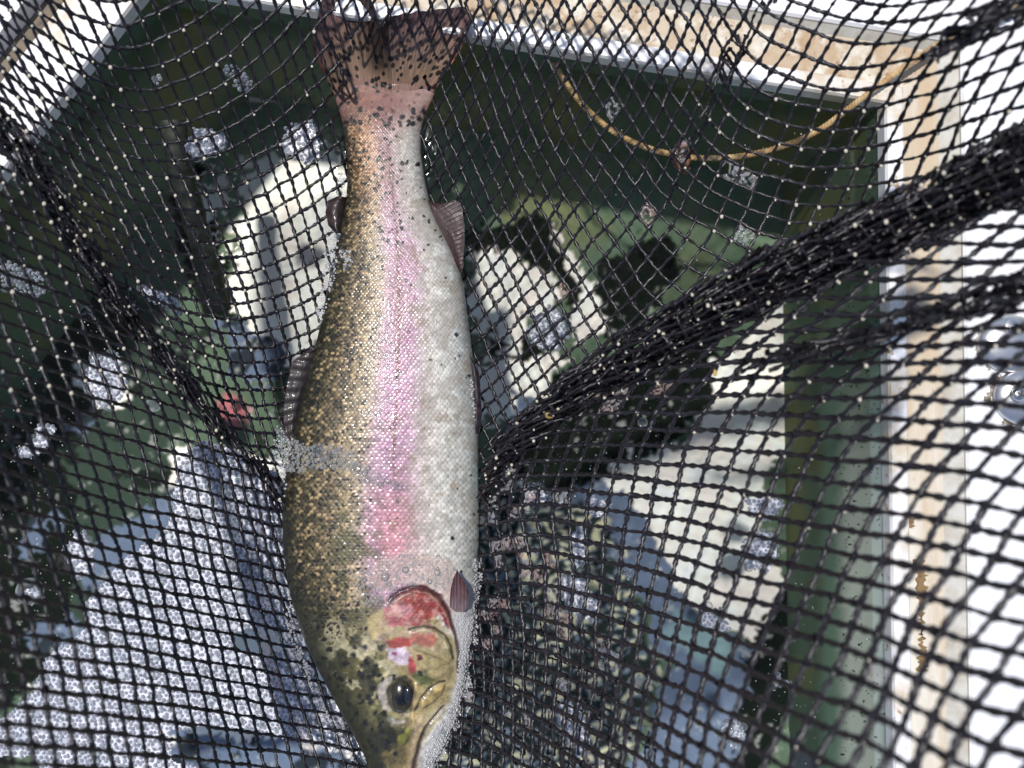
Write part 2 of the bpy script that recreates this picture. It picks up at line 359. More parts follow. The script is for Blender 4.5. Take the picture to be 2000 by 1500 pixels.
# lateral line
lx = np.interp(cY, [230,350,450,560,650,800,900,1000], [752,763,775,779,780,774,768,775])
ll = np.exp(-((cX-lx-3*(nB-.5))/2.6)**2)*sm(230, 330, cY)*sm(1010, 900, cY)
K = K+(srgb(112,66,64)-K)*(ll*.75*sm(.3, .5, nB+.12))[..., None]
ll2 = np.exp(-((cX-lx-10*(nA-.5))/16)**2)*sm(480, 560, cY)*sm(720, 600, cY)
K = K+(srgb(128,84,84)-K)*(ll2*.5)[..., None]
# brown scuffs
sc = sm(.60, .72, fbm(cX, cY, 26, 4, 71))*sm(.3, .5, s)*sm(1100, 1000, cY)
K = K+(srgb(122,100,76)-K)*(sc*.55*(1-.6*hsc))[..., None]
sc = sm(.46, .60, fbm(cX, cY, 24, 4, 74))*sm(.58, .7, s)*sm(1120, 1000, cY)*scm
K = K+(srgb(176,168,158)-K)*(sc*.6)[..., None]
sc = sm(.50, .66, fbm(cX, cY, 9, 3, 75))*sm(.45, .62, s)*sm(1100, 1000, cY)*scm
K = K+(srgb(140,128,108)-K)*(sc*.40*(1-.7*hsc))[..., None]
# olive mottling behind the head and on the head top
mot = sm(.47, .60, fbm(cX, cY, 26, 5, 72))*sm(930, 1050, cY)*sm(.62, .40, s2)
K = K+(srgb(74,74,44)-K)*(mot*.62*sm(.12, .3, s2))[..., None]
headm = sm(1150, 1290, cY+160*(.35-s))
hd = ramp(s, [(-.1,(30,32,20)),(.08,(52,52,32)),(.25,(96,90,56)),(.45,(152,142,98)),(.62,(178,158,112)),(.8,(196,184,150)),(1,(198,194,184))])
hd = hd+(srgb(200,190,158)-hd)*(sm(.46, .53, fbm(cX, cY, 20, 5, 73))*.75*sm(.75, .45, s)*sm(.02, .2, s)*sm(1420, 1330, cY))[..., None]
hd = hd+(srgb(44,44,26)-hd)*(sm(.50, .62, fbm(cX, cY, 30, 5, 74))*.75*sm(.75, .45, s))[..., None]
K = K*(1-headm[..., None])+hd*headm[..., None]
K = K+(srgb(40,38,22)-K)*(sm(1395, 1440, cY+20*(nA-.5))*sm(.66, .5, s)*.75*sm(.35, .55, nB+.08))[..., None]
Hc = scm*(hsc**.8)*.00046*(.7+.6*rs)+.0006*(fbm(cX, cY, 34, 3, 65)-.5)                                      # relief in metres
Hc += (.0005*(fbm(cX, cY, 7, 3, 66)-.5)+.0012*(fbm(cX, cY, 24, 3, 67)-.5))*headm
def pm(poly, soft=2, warp=5, seed=81):
    x = cX+warp*2*(fbm(cX, cY, 12, 3, seed)-.5); y = cY+warp*2*(fbm(cX, cY, 12, 3, seed+1)-.5)
    x0, x1 = min(p[0] for p in poly)-20, max(p[0] for p in poly)+20; y0, y1 = min(p[1] for p in poly)-20, max(p[1] for p in poly)+20
    i0, i1 = int(max(0, y0-cy0)), int(min(ch, y1-cy0)); j0, j1 = int(max(0, x0-cx0)), int(min(cw, x1-cx0))
    m = np.zeros(cX.shape); m[i0:i1, j0:j1] = blur(inpoly(x[i0:i1, j0:j1], y[i0:i1, j0:j1], poly).astype(float), soft)
    return m
def lay(c, m, k=1.0):
    global K
    if np.shape(m) == cX.shape: m = np.clip(m*(.72+.56*fbm(cX, cY, 10, 3, int(sum(c)) % 50)), 0, 1)
    K = K+(srgb(*c)-K)*(m*k)[..., None]
def stroke(pts, w, c=None, k=1.0, dh=0, warp=2, seed=91):
    """soft line along pts; w = half width at start, end"""
    global K, Hc
    x = cX+warp*2*(fbm(cX, cY, 14, 3, seed)-.5); y = cY+warp*2*(fbm(cX, cY, 14, 3, seed+1)-.5)
    m = np.zeros(cX.shape); n = len(pts)-1
    x0, x1 = min(p[0] for p in pts)-25, max(p[0] for p in pts)+25; y0, y1 = min(p[1] for p in pts)-25, max(p[1] for p in pts)+25
    i0, i1 = int(max(0, y0-cy0)), int(min(ch, y1-cy0)); j0, j1 = int(max(0, x0-cx0)), int(min(cw, x1-cx0))
    xx = x[i0:i1, j0:j1]; yy_ = y[i0:i1, j0:j1]; mm_ = np.zeros(xx.shape)
    for i in range(n):
        ax, ay = pts[i]; bx, by = pts[i+1]; dx, dy = bx-ax, by-ay
        t_ = np.clip(((xx-ax)*dx+(yy_-ay)*dy)/(dx*dx+dy*dy), 0, 1)
        d = np.hypot(xx-ax-t_*dx, yy_-ay-t_*dy); wl = w[0]+(w[1]-w[0])*(i+t_)/n
        mm_ = np.maximum(mm_, np.exp(-(d/wl)**2))
    m[i0:i1, j0:j1] = mm_
    if c: lay(c, m, k)
    if dh: Hc = Hc+m*dh
    return m
# spots
def spots(n, cond, rlo, rhi, col=(20,19,18), k=.92, seed=1):
    r_ = np.random.RandomState(seed); m = np.zeros(cX.shape); cnt = 0; tries = 0
    while cnt < n and tries < n*60:
        tries += 1
        x = r_.uniform(560, 935); y = r_.uniform(150, 1500)
        l, r = np.interp(y, YY, LL), np.interp(y, YY, RR); s_ = (x-l)/(r-l)
        if s_ < .02 or s_ > .98 or r_.rand() > cond(s_, x, y): continue
        rad = r_.uniform(rlo, rhi); cnt += 1
        i0, j0 = int(y-cy0), int(x-cx0); q_ = int(rad*2+3)
        if i0-q_ < 0 or j0-q_ < 0 or i0+q_ >= ch or j0+q_ >= cw: continue
        sl = (slice(i0-q_, i0+q_), slice(j0-q_, j0+q_))
        ang = r_.uniform(0, 3.14); el = r_.uniform(.6, 1)
        dx = cX[sl]-x; dy = cY[sl]-y; a = dx*math.cos(ang)+dy*math.sin(ang); b = (-dx*math.sin(ang)+dy*math.cos(ang))/el
        d = np.hypot(a, b)+rad*1.3*(fbm(cX[sl], cY[sl], 5, 2, seed)-.5)
        m[sl] = np.maximum(m[sl], sm(rad*1.1, rad*.55, d))
    lay(col, m, k); return m
spots(620, lambda s, x, y: (.9 if s < .30 else .5 if s < .42 else .10 if s < .6 else .03)*(1 if y > 480 else 0)*(1 if y < 1230 else 0), 2.2, 4.6, seed=2)
spots(190, lambda s, x, y: (1 if s < .62 else .35)*(1 if 210 < y < 480 else 0), 2.2, 4.8, seed=3)
spots(40, lambda s, x, y: (1 if y < 240 else 0), 3.5, 6.5, seed=4)
spots(46, lambda s, x, y: (1 if s < .52 and y > 1235 and x < 790 else 0), 4, 8, seed=5)
spots(900, lambda s, x, y: (1 if s < .26 else .4 if s < .42 else 0)*(480 < y < 1250), 1.6, 3.4, col=(28,26,18), seed=6)
# tail base tint
lay((140,102,94), sm(275, 200, cY+20*(nB-.5)), .8)
spots(26, lambda s, x, y: (1 if y < 245 else 0), 4, 7, seed=7)
# --- head markings
lay((206,180,170), pm([(735,1095),(800,1075),(880,1095),(900,1150),(890,1200),(860,1150),(800,1140),(740,1160),(715,1130)], 8), .7)
lay((218,216,214), pm([(880,1140),(925,1120),(930,1250),(915,1330),(905,1400),(880,1450),(850,1490),(830,1530),(812,1520),(822,1460),(850,1420),(880,1370),(893,1320),(894,1260)], 5), .95)
lay((176,158,110), pm([(750,1225),(800,1205),(850,1205),(886,1250),(893,1310),(875,1370),(840,1390),(805,1400),(800,1330),(760,1290)], 6), .85)
lay((196,178,116), pm([(718,1210),(752,1185),(760,1230),(728,1255)], 5), .7)
lay((120,22,30), pm([(764,1168),(790,1148),(830,1143),(862,1162),(880,1195),(884,1230),(874,1225),(850,1180),(820,1160),(790,1160)], 2, 3), .85)
lay((160,62,54), pm([(775,1172),(800,1158),(825,1153),(848,1168),(860,1192),(852,1206),(826,1212),(805,1214),(780,1205)], 2, 6), .95)
lay((186,104,106), pm([(753,1190),(775,1172),(800,1180),(812,1195),(826,1218),(800,1226),(760,1222),(750,1205)], 2, 6), .95)
lay((222,176,184), pm([(765,1178),(790,1178),(800,1196),(780,1204),(764,1196)], 4, 14), .6)
lay((222,196,176), pm([(745,1170),(860,1145),(885,1230),(860,1275),(800,1265),(745,1270)], 8, 12)*sm(.46, .60, fbm(cX, cY, 13, 4, 83)), .5)
lay((120,40,40), pm([(770,1165),(860,1150),(875,1220),(800,1225)], 6, 10)*sm(.50, .62, fbm(cX, cY, 8, 3, 84)), .4)
lay((232,188,184), pm([(842,1185),(852,1180),(854,1200),(846,1206)], 3, 6), .6)
lay((190,104,92), pm([(804,1234),(845,1236),(852,1248),(842,1262),(800,1256)], 5, 6), .8)
lay((172,60,58), pm([(750,1250),(800,1240),(806,1258),(770,1266)], 4, 8), .85)
lay((224,206,224), pm([(756,1266),(790,1262),(806,1278),(800,1298),(780,1300),(757,1284)], 2, 5), .95)
lay((150,60,110), pm([(768,1272),(776,1272),(774,1280),(767,1279)], 1, 2), .9)
lay((196,80,84), pm([(800,1275),(814,1292),(813,1312),(804,1322),(796,1304)], 2, 4), .85)
lay((96,30,40), pm([(814,1276),(822,1276),(824,1285),(816,1288)], 1, 2), .9)
lay((96,102,58), pm([(806,1316),(835,1308),(848,1326),(838,1342),(812,1338)], 4, 8), .85)
lay((40,46,40), pm([(816,1308),(824,1308),(826,1318),(817,1318)], 1, 2), .9)
lay((150,150,60), pm([(775,1440),(800,1420),(800,1436),(780,1462)], 4, 6), .7)
lay((150,128,84), pm([(745,1470),(800,1450),(815,1480),(800,1530),(760,1530)], 6, 8), .5)
for c_ in [(735,1300),(720,1322),(728,1345),(724,1372),(733,1392),(702,1360),(712,1412),(748,1428),(770,1440),(772,1472),(735,1465),(708,1300),(690,1280),(712,1265)]:
    m = np.exp(-(((cX-c_[0]+6*(nC-.5)+3*(nB-.5))/5.2)**2+((cY-c_[1])/5.6)**2)**1.5); lay((26,24,22), m, .9)
stroke([(762,1172),(780,1155),(805,1146),(835,1150),(858,1166),(876,1195),(890,1235),(896,1275),(896,1312)], (5,3), (52,30,30), .8, -.0008)
stroke([(768,1176),(790,1160),(812,1154),(838,1158),(856,1176),(874,1208),(884,1240),(889,1275),(889,1312)], (3,2.5), (214,196,160), .45, .0009)
stroke([(800,1228),(826,1222),(850,1228),(868,1240),(880,1262),(884,1285)], (3,2), (50,46,34), .85, -.0006)
stroke([(806,1234),(830,1229),(850,1236),(866,1250),(874,1272)], (2.5,2), (232,218,190), .5, .0005)
stroke([(808,1268),(836,1276),(862,1286),(878,1296)], (2,1.5), (120,104,66), .6, -.0003)
stroke([(812,1338),(808,1360),(806,1382),(806,1402),(808,1412)], (5,2), (232,198,146), .95, .0009, 1)
stroke([(812,1386),(822,1366),(838,1346),(856,1332),(868,1330)], (3,2.5), (54,44,32), .9, -.0006, 1)
stroke([(828,1372),(843,1357),(860,1343)], (8,7), (182,158,100), .9, .0009, 2)
stroke([(826,1384),(846,1374),(864,1356),(870,1338)], (2,2), (110,90,60), .7, -.0004, 1)
stroke([(866,1380),(846,1402),(828,1428),(818,1458),(810,1490),(808,1530)], (2.5,5), (56,44,42), .92, -.0012, 2)
stroke([(824,1400),(812,1430),(806,1465),(800,1510)], (4,5), (190,160,140), .5, .0004, 2)
stroke([(730,1296),(752,1284),(760,1268)], (2,2), (90,90,60), .5, -.0002)
lay((196,186,180), pm([(738,1358),(740,1338),(756,1324),(768,1322),(758,1342),(757,1372),(764,1390),(748,1384)], 3, 4), .85)
lay((60,56,44), pm([(768,1326),(790,1318),(806,1332),(812,1356),(806,1386),(784,1398),(764,1390),(756,1366),(758,1342)], 4, 4), .85)
Hc -= .0022*np.exp(-(((cX-783)/25)**2+((cY-1357)/36)**2)**2)
stroke([(760,1405),(775,1412),(790,1408)], (5,3), (190,186,196), .6, -.0005)
Hc += .0012*pm([(750,1190),(775,1165),(825,1150),(860,1185),(884,1240),(888,1300),(872,1330),(820,1320),(800,1300),(756,1262)], 9, 2)
Hc += .0008*pm([(806,1235),(850,1236),(874,1262),(878,1300),(850,1330),(812,1310)], 7, 2)
K = K*(1-headm*(.55*(fbm(cX, cY, 9, 4, 76)-.5)+.25*(fbm(cX, cY, 3, 2, 77)-.5)))[..., None]
K = K*(1-.5*pm([(750,1150),(860,1140),(890,1240),(880,1320),(790,1330),(745,1290)], 6)*(fbm(cX, cY, 7, 4, 79)-.42))[..., None]
K = K*(0.93+.14*nC)[..., None]
ALB = 0.66
Kl = lin(K.clip(0, 255))*ALB
def canv(A, px, py):
    x = np.clip(px-cx0, 0, cw-1.01); y = np.clip(py-cy0, 0, ch-1.01); i = y.astype(int); j = x.astype(int); fx = x-j; fy = y-i
    if A.ndim == 3: fx = fx[..., None]; fy = fy[..., None]
    return (A[i, j]*(1-fx)+A[i, j+1]*fx)*(1-fy)+(A[i+1, j]*(1-fx)+A[i+1, j+1]*fx)*fy
fish = empty('rainbow_trout', (P(745, 850, 0)[0], P(745, 850, 0)[1], -.03))
tag(fish, 'spotted trout with pink flank lying head down in the black net', 'fish')
m_skin = mat('trout_skin', attr='Col', rough=.46, metal=.0, coat=.26, spec=.45, bump=(700, .25, .0005))
ny = 1150; nw = 250; nb = 46
yv = np.linspace(122, 1562, ny); l = np.interp(yv, YY, LL); r = np.interp(yv, YY, RR); bb = bthick(yv)
wt = np.sin(np.linspace(math.pi/2, -math.pi/2, nw)); wb = np.sin(np.linspace(-math.pi/2, math.pi/2, nb+2))[1:-1]
wv = np.concatenate([wt, wb]); sg = np.concatenate([np.ones(nw), -np.ones(nb)])
zz = bb[:, None]*np.clip(1-np.abs(wv)**PW, 0, 1)[None]**(1/PW)*sg[None]
xx = ((l+r)/2)[:, None]+((r-l)/2)[:, None]*wv[None]
V = np.stack([(xx-1000)/3000, np.repeat(-(yv[:, None]-750)/3000, nw+nb, 1), zz], -1)
V[..., 2] += -.003
prx = V[..., 0]*3000*H/(H-V[..., 2])+1000; pry = 750-V[..., 1]*3000*H/(H-V[..., 2])
N = np.cross(np.gradient(V, axis=1), np.gradient(V, axis=0)); N /= np.linalg.norm(N, axis=-1, keepdims=True)+1e-12
if N[ny//2, nw//2, 2] < 0: N = -N
hh = canv(Hc, prx, pry)*(sg > 0)[None]*np.clip((1-np.abs(wv)**8), 0, 1)[None]
V = V+N*hh[..., None]
body = mesh_obj('body', V.reshape(-1, 3), gridfaces(ny, nw+nb, True), m_skin, fish, cols=canv(Kl, prx, pry).reshape(-1, 3))

def sphere(c, rx, ry, rz, nu=32, nv=20, rot=0):
    u, v = np.meshgrid(np.linspace(0, math.pi, nv), np.linspace(0, 2*math.pi, nu, endpoint=False), indexing='ij')
    x = rx*np.sin(u)*np.cos(v); y = ry*np.sin(u)*np.sin(v); z = rz*np.cos(u)
    X_ = x*math.cos(rot)-y*math.sin(rot); Y_ = x*math.sin(rot)+y*math.cos(rot)
    return np.stack([X_+c[0], Y_+c[1], z+c[2]], -1).reshape(-1, 3), gridfaces(nv, nu, True)
ez = float(fish_z(783, 1357))
ec = P(782, 1357, ez-.0064)
V, F = sphere(ec, .0080, .0116, .0060, 48, 32)
prx = V[:, 0]*3000*H/(H-V[:, 2])+1000; pry = 750-V[:, 1]*3000*H/(H-V[:, 2])
d = np.hypot((prx-786)/22, (pry-1357)/33); nn = fbm(prx, pry, 8, 3, 99)
ecol = ramp(d+.55*(nn-.5), [(0,(14,16,20)),(.42,(12,14,18)),(.55,(44,42,30)),(.75,(88,80,52)),(.95,(60,56,44)),(1.1,(120,112,96))])
eye = mesh_obj('eye', V, F, mat('eye_surface', attr='Col', rough=.22, coat=.35, spec=.5), fish, cols=lin(ecol*.72*(.7+.6*fbm(prx, pry, 5, 3, 98))[:, None])*ALB)
pupil_c = P(796, 1358, ez-.0008)
V, F = sphere((pupil_c[0], pupil_c[1], pupil_c[2]-.0012), .0029, .0052, .0016, 24, 14)
mesh_obj('pupil', V, F, mat('pupil_black', (.008,.009,.012), .08, coat=1), eye)

def curve_at(pts, n):
    pts = np.array(pts, float); d = np.r_[0, np.cumsum(np.linalg.norm(np.diff(pts, axis=0), axis=1))]; t_ = np.linspace(0, d[-1], n)
    return np.stack([np.interp(t_, d, pts[:, k]) for k in range(pts.shape[1])], -1)
def fin(name, base, tip, zb, zt, colf, rays=26, nu=150, nv=90, amp=.00016, parent=None, m=None, fray=4, bow=.003, thick=.0005):
    B = curve_at(base, nu); Tt = curve_at(tip, nu)
    u = np.linspace(0, 1, nu)
    jag = fray*(fbm(u*rays*1.0, u*0, 1.3, 3, len(name))-.5)*2
    dirv = (Tt-B); ln = np.linalg.norm(dirv, axis=1, keepdims=True)+1e-6; Tt = Tt+dirv/ln*jag[:, None]
    v = np.linspace(0, 1, nv)
    px = B[:, None, 0]*(1-v)+Tt[:, None, 0]*v; py = B[:, None, 1]*(1-v)+Tt[:, None, 1]*v
    rid = np.cos(u*rays*2*math.pi)[:, None]*(0.3+.7*v)[None]
    if zb is None: zb = -.003; base_z = np.maximum(fish_z(px, py)-.0032-.0030*np.clip(1-v[None]*5, 0, 1)+.0030*np.clip(v[None]*3-.15, 0, 1), -.004)
    else: base_z = -1
    z = np.maximum(zb+(zt-zb)*v[None]**1.4, base_z)+bow*np.sin(v*math.pi)[None]+amp*rid*np.clip(v*3-.3, 0, 1)[None]+.0012*np.clip(v*4, 0, 1)[None]*(fbm(u[:, None]*5+v*0, v[None]*3+u[:, None]*0, 1, 3, 5)-.5)
    c = colf(px, py, u[:, None]+0*v, v[None]+0*u[:, None], rid)
    top = P(px, py, z); bot = top.copy(); bot[..., 2] -= thick
    V = np.concatenate([top.reshape(-1, 3), bot.reshape(-1, 3)]); G = gridfaces(nu, nv); n = nu*nv
    rim = [np.array([[i*nv+nv-1, (i+1)*nv+nv-1, n+(i+1)*nv+nv-1, n+i*nv+nv-1] for i in range(nu-1)]),
           np.array([[j, j+1, n+j+1, n+j] for j in range(nv-1)]), np.array([[(nu-1)*nv+j, (nu-1)*nv+j+1, n+(nu-1)*nv+j+1, n+(nu-1)*nv+j] for j in range(nv-1)])]
    F = np.concatenate([G, G[:, ::-1]+n]+rim)
    cc = lin(np.clip(c, 0, 255).reshape(-1, 3))*ALB
    return mesh_obj(name, V, F, m or m_fin, parent or fish, cols=np.concatenate([cc, cc]))
m_fin = mat('fin_membrane', attr='Col', rough=.5, coat=.12, spec=.3)
tsp = [(random.uniform(600, 920), random.uniform(-60, 215), random.uniform(2.4, 4.6)) for _ in range(470)]
def tailcol(px, py, u, v, rid):
    c = ramp(v, [(0,(146,106,100)),(.12,(142,108,98)),(.3,(142,116,94)),(.55,(140,114,100)),(.8,(140,112,108)),(1,(112,86,90))])
    c = c*(1+.13*rid[..., None]*sm(.1, .4, v)[..., None])*(.8+.4*fbm(u*90, v*7, 1, 3, 6))[..., None]
    k = np.exp(-((px-742-(py-150)*.04)/(20+.12*(150-py).clip(0)))**2)*sm(160, 120, py); c = c*(1-.6*k[..., None])
    c = c+(srgb(226,140,110)-c)*(np.exp(-((u-.985)/.035)**2)*sm(.55, .7, v)*sm(.97, .8, v)*.9)[..., None]
    c = c+(srgb(190,100,90)-c)*(np.exp(-((u-.005)/.03)**2)*sm(.35, .5, v)*sm(.85, .7, v)*.8)[..., None]
    m = np.zeros(px.shape)
    for x, y, r_ in tsp: m = np.maximum(m, sm(1.2, .6, np.hypot((px-x-(py-y)*(x-745)/-190)/r_, (py-y)/(r_*1.35))))
    m = m*(.55+.45*sm(.8, .2, v))
    c = c*(1-.86*m[..., None]); return c
fin('tail_fin', [(655,190),(690,198),(745,202),(800,198),(842,188)],
    [(612,105),(611,70),(622,25),(632,-20),(652,-66),(690,-60),(716,-22),(732,15),(742,50),(748,50),(757,33),(790,26),(830,22),(870,17),(905,13),(919,22),(919,50),(903,92)],
    None, .028, tailcol, rays=64, nu=460, nv=170, amp=.00012, fray=2.5, bow=.0015)
def darkcol(c0, c1, hl=(120,100,110)):
    def f(px, py, u, v, rid):
        c = ramp(v, [(0, c0), (1, c1)])*.68*(1+.25*rid[..., None]); c = c*(.7+.6*fbm(u*40, v*6, 1, 3, 8))[..., None]
        return c+(srgb(*hl)-c)*(sm(.965, 1, v)*.5)[..., None]  # pale highlight painted along the fin's outer edge
    return f
fin('anal_fin', [(835,390),(850,430),(872,472),(898,532)], [(856,399),(870,397),(886,391),(898,398),(905,418),(907,450),(907,490),(903,532)], .004, .006, darkcol((74,40,42),(92,62,66),(170,180,200)), rays=20, nu=160, nv=60, bow=.001, fray=3)
fin('adipose_fin', [(678,385),(675,410),(672,440),(668,456)], [(660,383),(640,392),(635,415),(641,440),(652,452)], .002, .004, darkcol((50,36,34),(88,64,66)), rays=3, nu=50, nv=40, bow=.004, fray=1, thick=.002)
fin('dorsal_fin', [(634,662),(622,705),(606,750),(592,800),(579,850)], [(622,672),(596,688),(570,706),(560,750),(555,800),(556,845),(568,866)], .004, .007, darkcol((34,28,28),(70,56,62)), rays=10, nu=160, nv=60, bow=.002, amp=.0003, fray=3)
fin('pelvic_fin', [(914,690),(922,740),(924,790),(920,850)], [(922,700),(934,725),(940,765),(941,810),(936,845)], .004, .003, darkcol((84,70,78),(62,46,58)), rays=7, nu=80, nv=40, bow=.002, fray=2)
fz = float(fish_z(895, 1160))
fin('pectoral_fin', [(878,1186),(890,1195),(904,1196),(914,1186)], [(880,1150),(886,1128),(893,1112),(900,1128),(910,1142),(915,1158)], fz+.003, fz+.008, darkcol((186,160,164),(110,64,70)), rays=6, nu=60, nv=50, bow=.002, fray=2)

# ---------------------------------------------------------------- netting
GX0, GX1, GY0, GY1 = -200, 2200, -200, 1700
def lsq_grid(points, vals=None, vecs=None, nx=49, ny=39, lam=.22):
    """smooth grid fields: either values at points, or u,v with du/dp=1, du/dq=0 and so on"""
    sx = (nx-1)/(GX1-GX0); sy = (ny-1)/(GY1-GY0); rows = []; rhs = []
    def bil(x, y, w=1.0):
        row = np.zeros(nx*ny); fx = np.clip((x-GX0)*sx, 0, nx-1.001); fy = np.clip((y-GY0)*sy, 0, ny-1.001); i = int(fx); j = int(fy); fx -= i; fy -= j
        row[j*nx+i] += w*(1-fx)*(1-fy); row[j*nx+i+1] += w*fx*(1-fy); row[(j+1)*nx+i] += w*(1-fx)*fy; row[(j+1)*nx+i+1] += w*fx*fy
        return row
    if vals is not None:
        for (x, y), v in zip(points, vals): rows.append(bil(x, y)); rhs.append([v])
    else:
        x0, y0 = points[0]; rows.append(bil(x0, y0)); rhs.append([.37, .41])
        for (x, y), (p, q) in zip(points, vecs):
            for d, r_ in ((p, (1, 0)), (q, (0, 1))):
                k = 1.5
                rows.append(bil(x+d[0]*k/2, y+d[1]*k/2)-bil(x-d[0]*k/2, y-d[1]*k/2)); rhs.append([k*r_[0], k*r_[1]])
    A = np.array(rows); b = np.array(rhs)
    I = np.arange(nx*ny).reshape(ny, nx); AtA = A.T@A; Atb = A.T@b
    def pen(idx, co, w):
        idx = [i.ravel() for i in idx]
        for a in range(len(idx)):
            for c in range(len(idx)): np.add.at(AtA, (idx[a], idx[c]), w*co[a]*co[c])
    pen((I[:, :-2], I[:, 1:-1], I[:, 2:]), (1, -2, 1), lam**2); pen((I[:-2], I[1:-1], I[2:]), (1, -2, 1), lam**2)
    pen((I[:-1, :-1], I[1:, :-1], I[:-1, 1:], I[1:, 1:]), (1, -1, -1, 1), 2*lam**2)
    AtA += 1e-9*np.eye(nx*ny)
    return np.linalg.solve(AtA, Atb).reshape(ny, nx, -1)
def cub(G, x, y):
    """bicubic (Catmull-Rom) sampling"""
    ny_, nx_ = G.shape[:2]
    fx = np.clip((x-GX0)/(GX1-GX0)*(nx_-1), 0, nx_-1.001); fy = np.clip((y-GY0)/(GY1-GY0)*(ny_-1), 0, ny_-1.001)
    i = fx.astype(int); j = fy.astype(int); fx = fx-i; fy = fy-j
    def w(t): return [-.5*t+t*t-.5*t**3, 1-2.5*t*t+1.5*t**3, .5*t+2*t*t-1.5*t**3, -.5*t*t+.5*t**3]
    wx_, wy_ = w(fx), w(fy); r_ = 0
    for a in range(4):
        for b in range(4):
            r_ = r_+G[np.clip(j+a-1, 0, ny_-1), np.clip(i+b-1, 0, nx_-1)]*(wy_[a]*wx_[b])[..., None]
    return r_
NETV, NETF, NN = [], [], [0]
FILM = []; KNOT = []
def tubes(P0, P1, T0, T1, r, m=9, k=6, twist=2.0):
    n = len(P0); t_ = np.linspace(0, 1, m)
    h = [2*t_**3-3*t_**2+1, t_**3-2*t_**2+t_, -2*t_**3+3*t_**2, t_**3-t_**2]
    c = P0[:, None]*h[0][None, :, None]+T0[:, None]*h[1][None, :, None]+P1[:, None]*h[2][None, :, None]+T1[:, None]*h[3][None, :, None]
    d = np.gradient(c, axis=1); d /= np.linalg.norm(d, axis=-1, keepdims=True)+1e-12
    a = np.cross(d, np.array([0, 0, 1.])); a /= np.linalg.norm(a, axis=-1, keepdims=True)+1e-9; b = np.cross(a, d)
    ph = np.arange(k)*2*math.pi/k; ph0 = rng.uniform(0, 6.28, n)
    kn = np.exp(-(t_/.09)**2)+np.exp(-((1-t_)/.09)**2)
    rr = r[:, None, None]*(1+.55*kn[None, :, None])*(1+.30*np.cos(2*(ph[None, None]-twist*math.pi*t_[None, :, None])+ph0[:, None, None]))
    rr = rr*(1+.10*rng.randn(n, m, 1).clip(-2, 2))
    V = c[:, :, None]+rr[..., None]*(np.cos(ph)[None, None, :, None]*a[:, :, None]+np.sin(ph)[None, None, :, None]*b[:, :, None])
    F = gridfaces(m, k, True)[None]+(np.arange(n)*m*k)[:, None, None]
    NETV.append(V.reshape(-1, 3)); NETF.append(F.reshape(-1, 4)+NN[0]); NN[0] += n*m*k
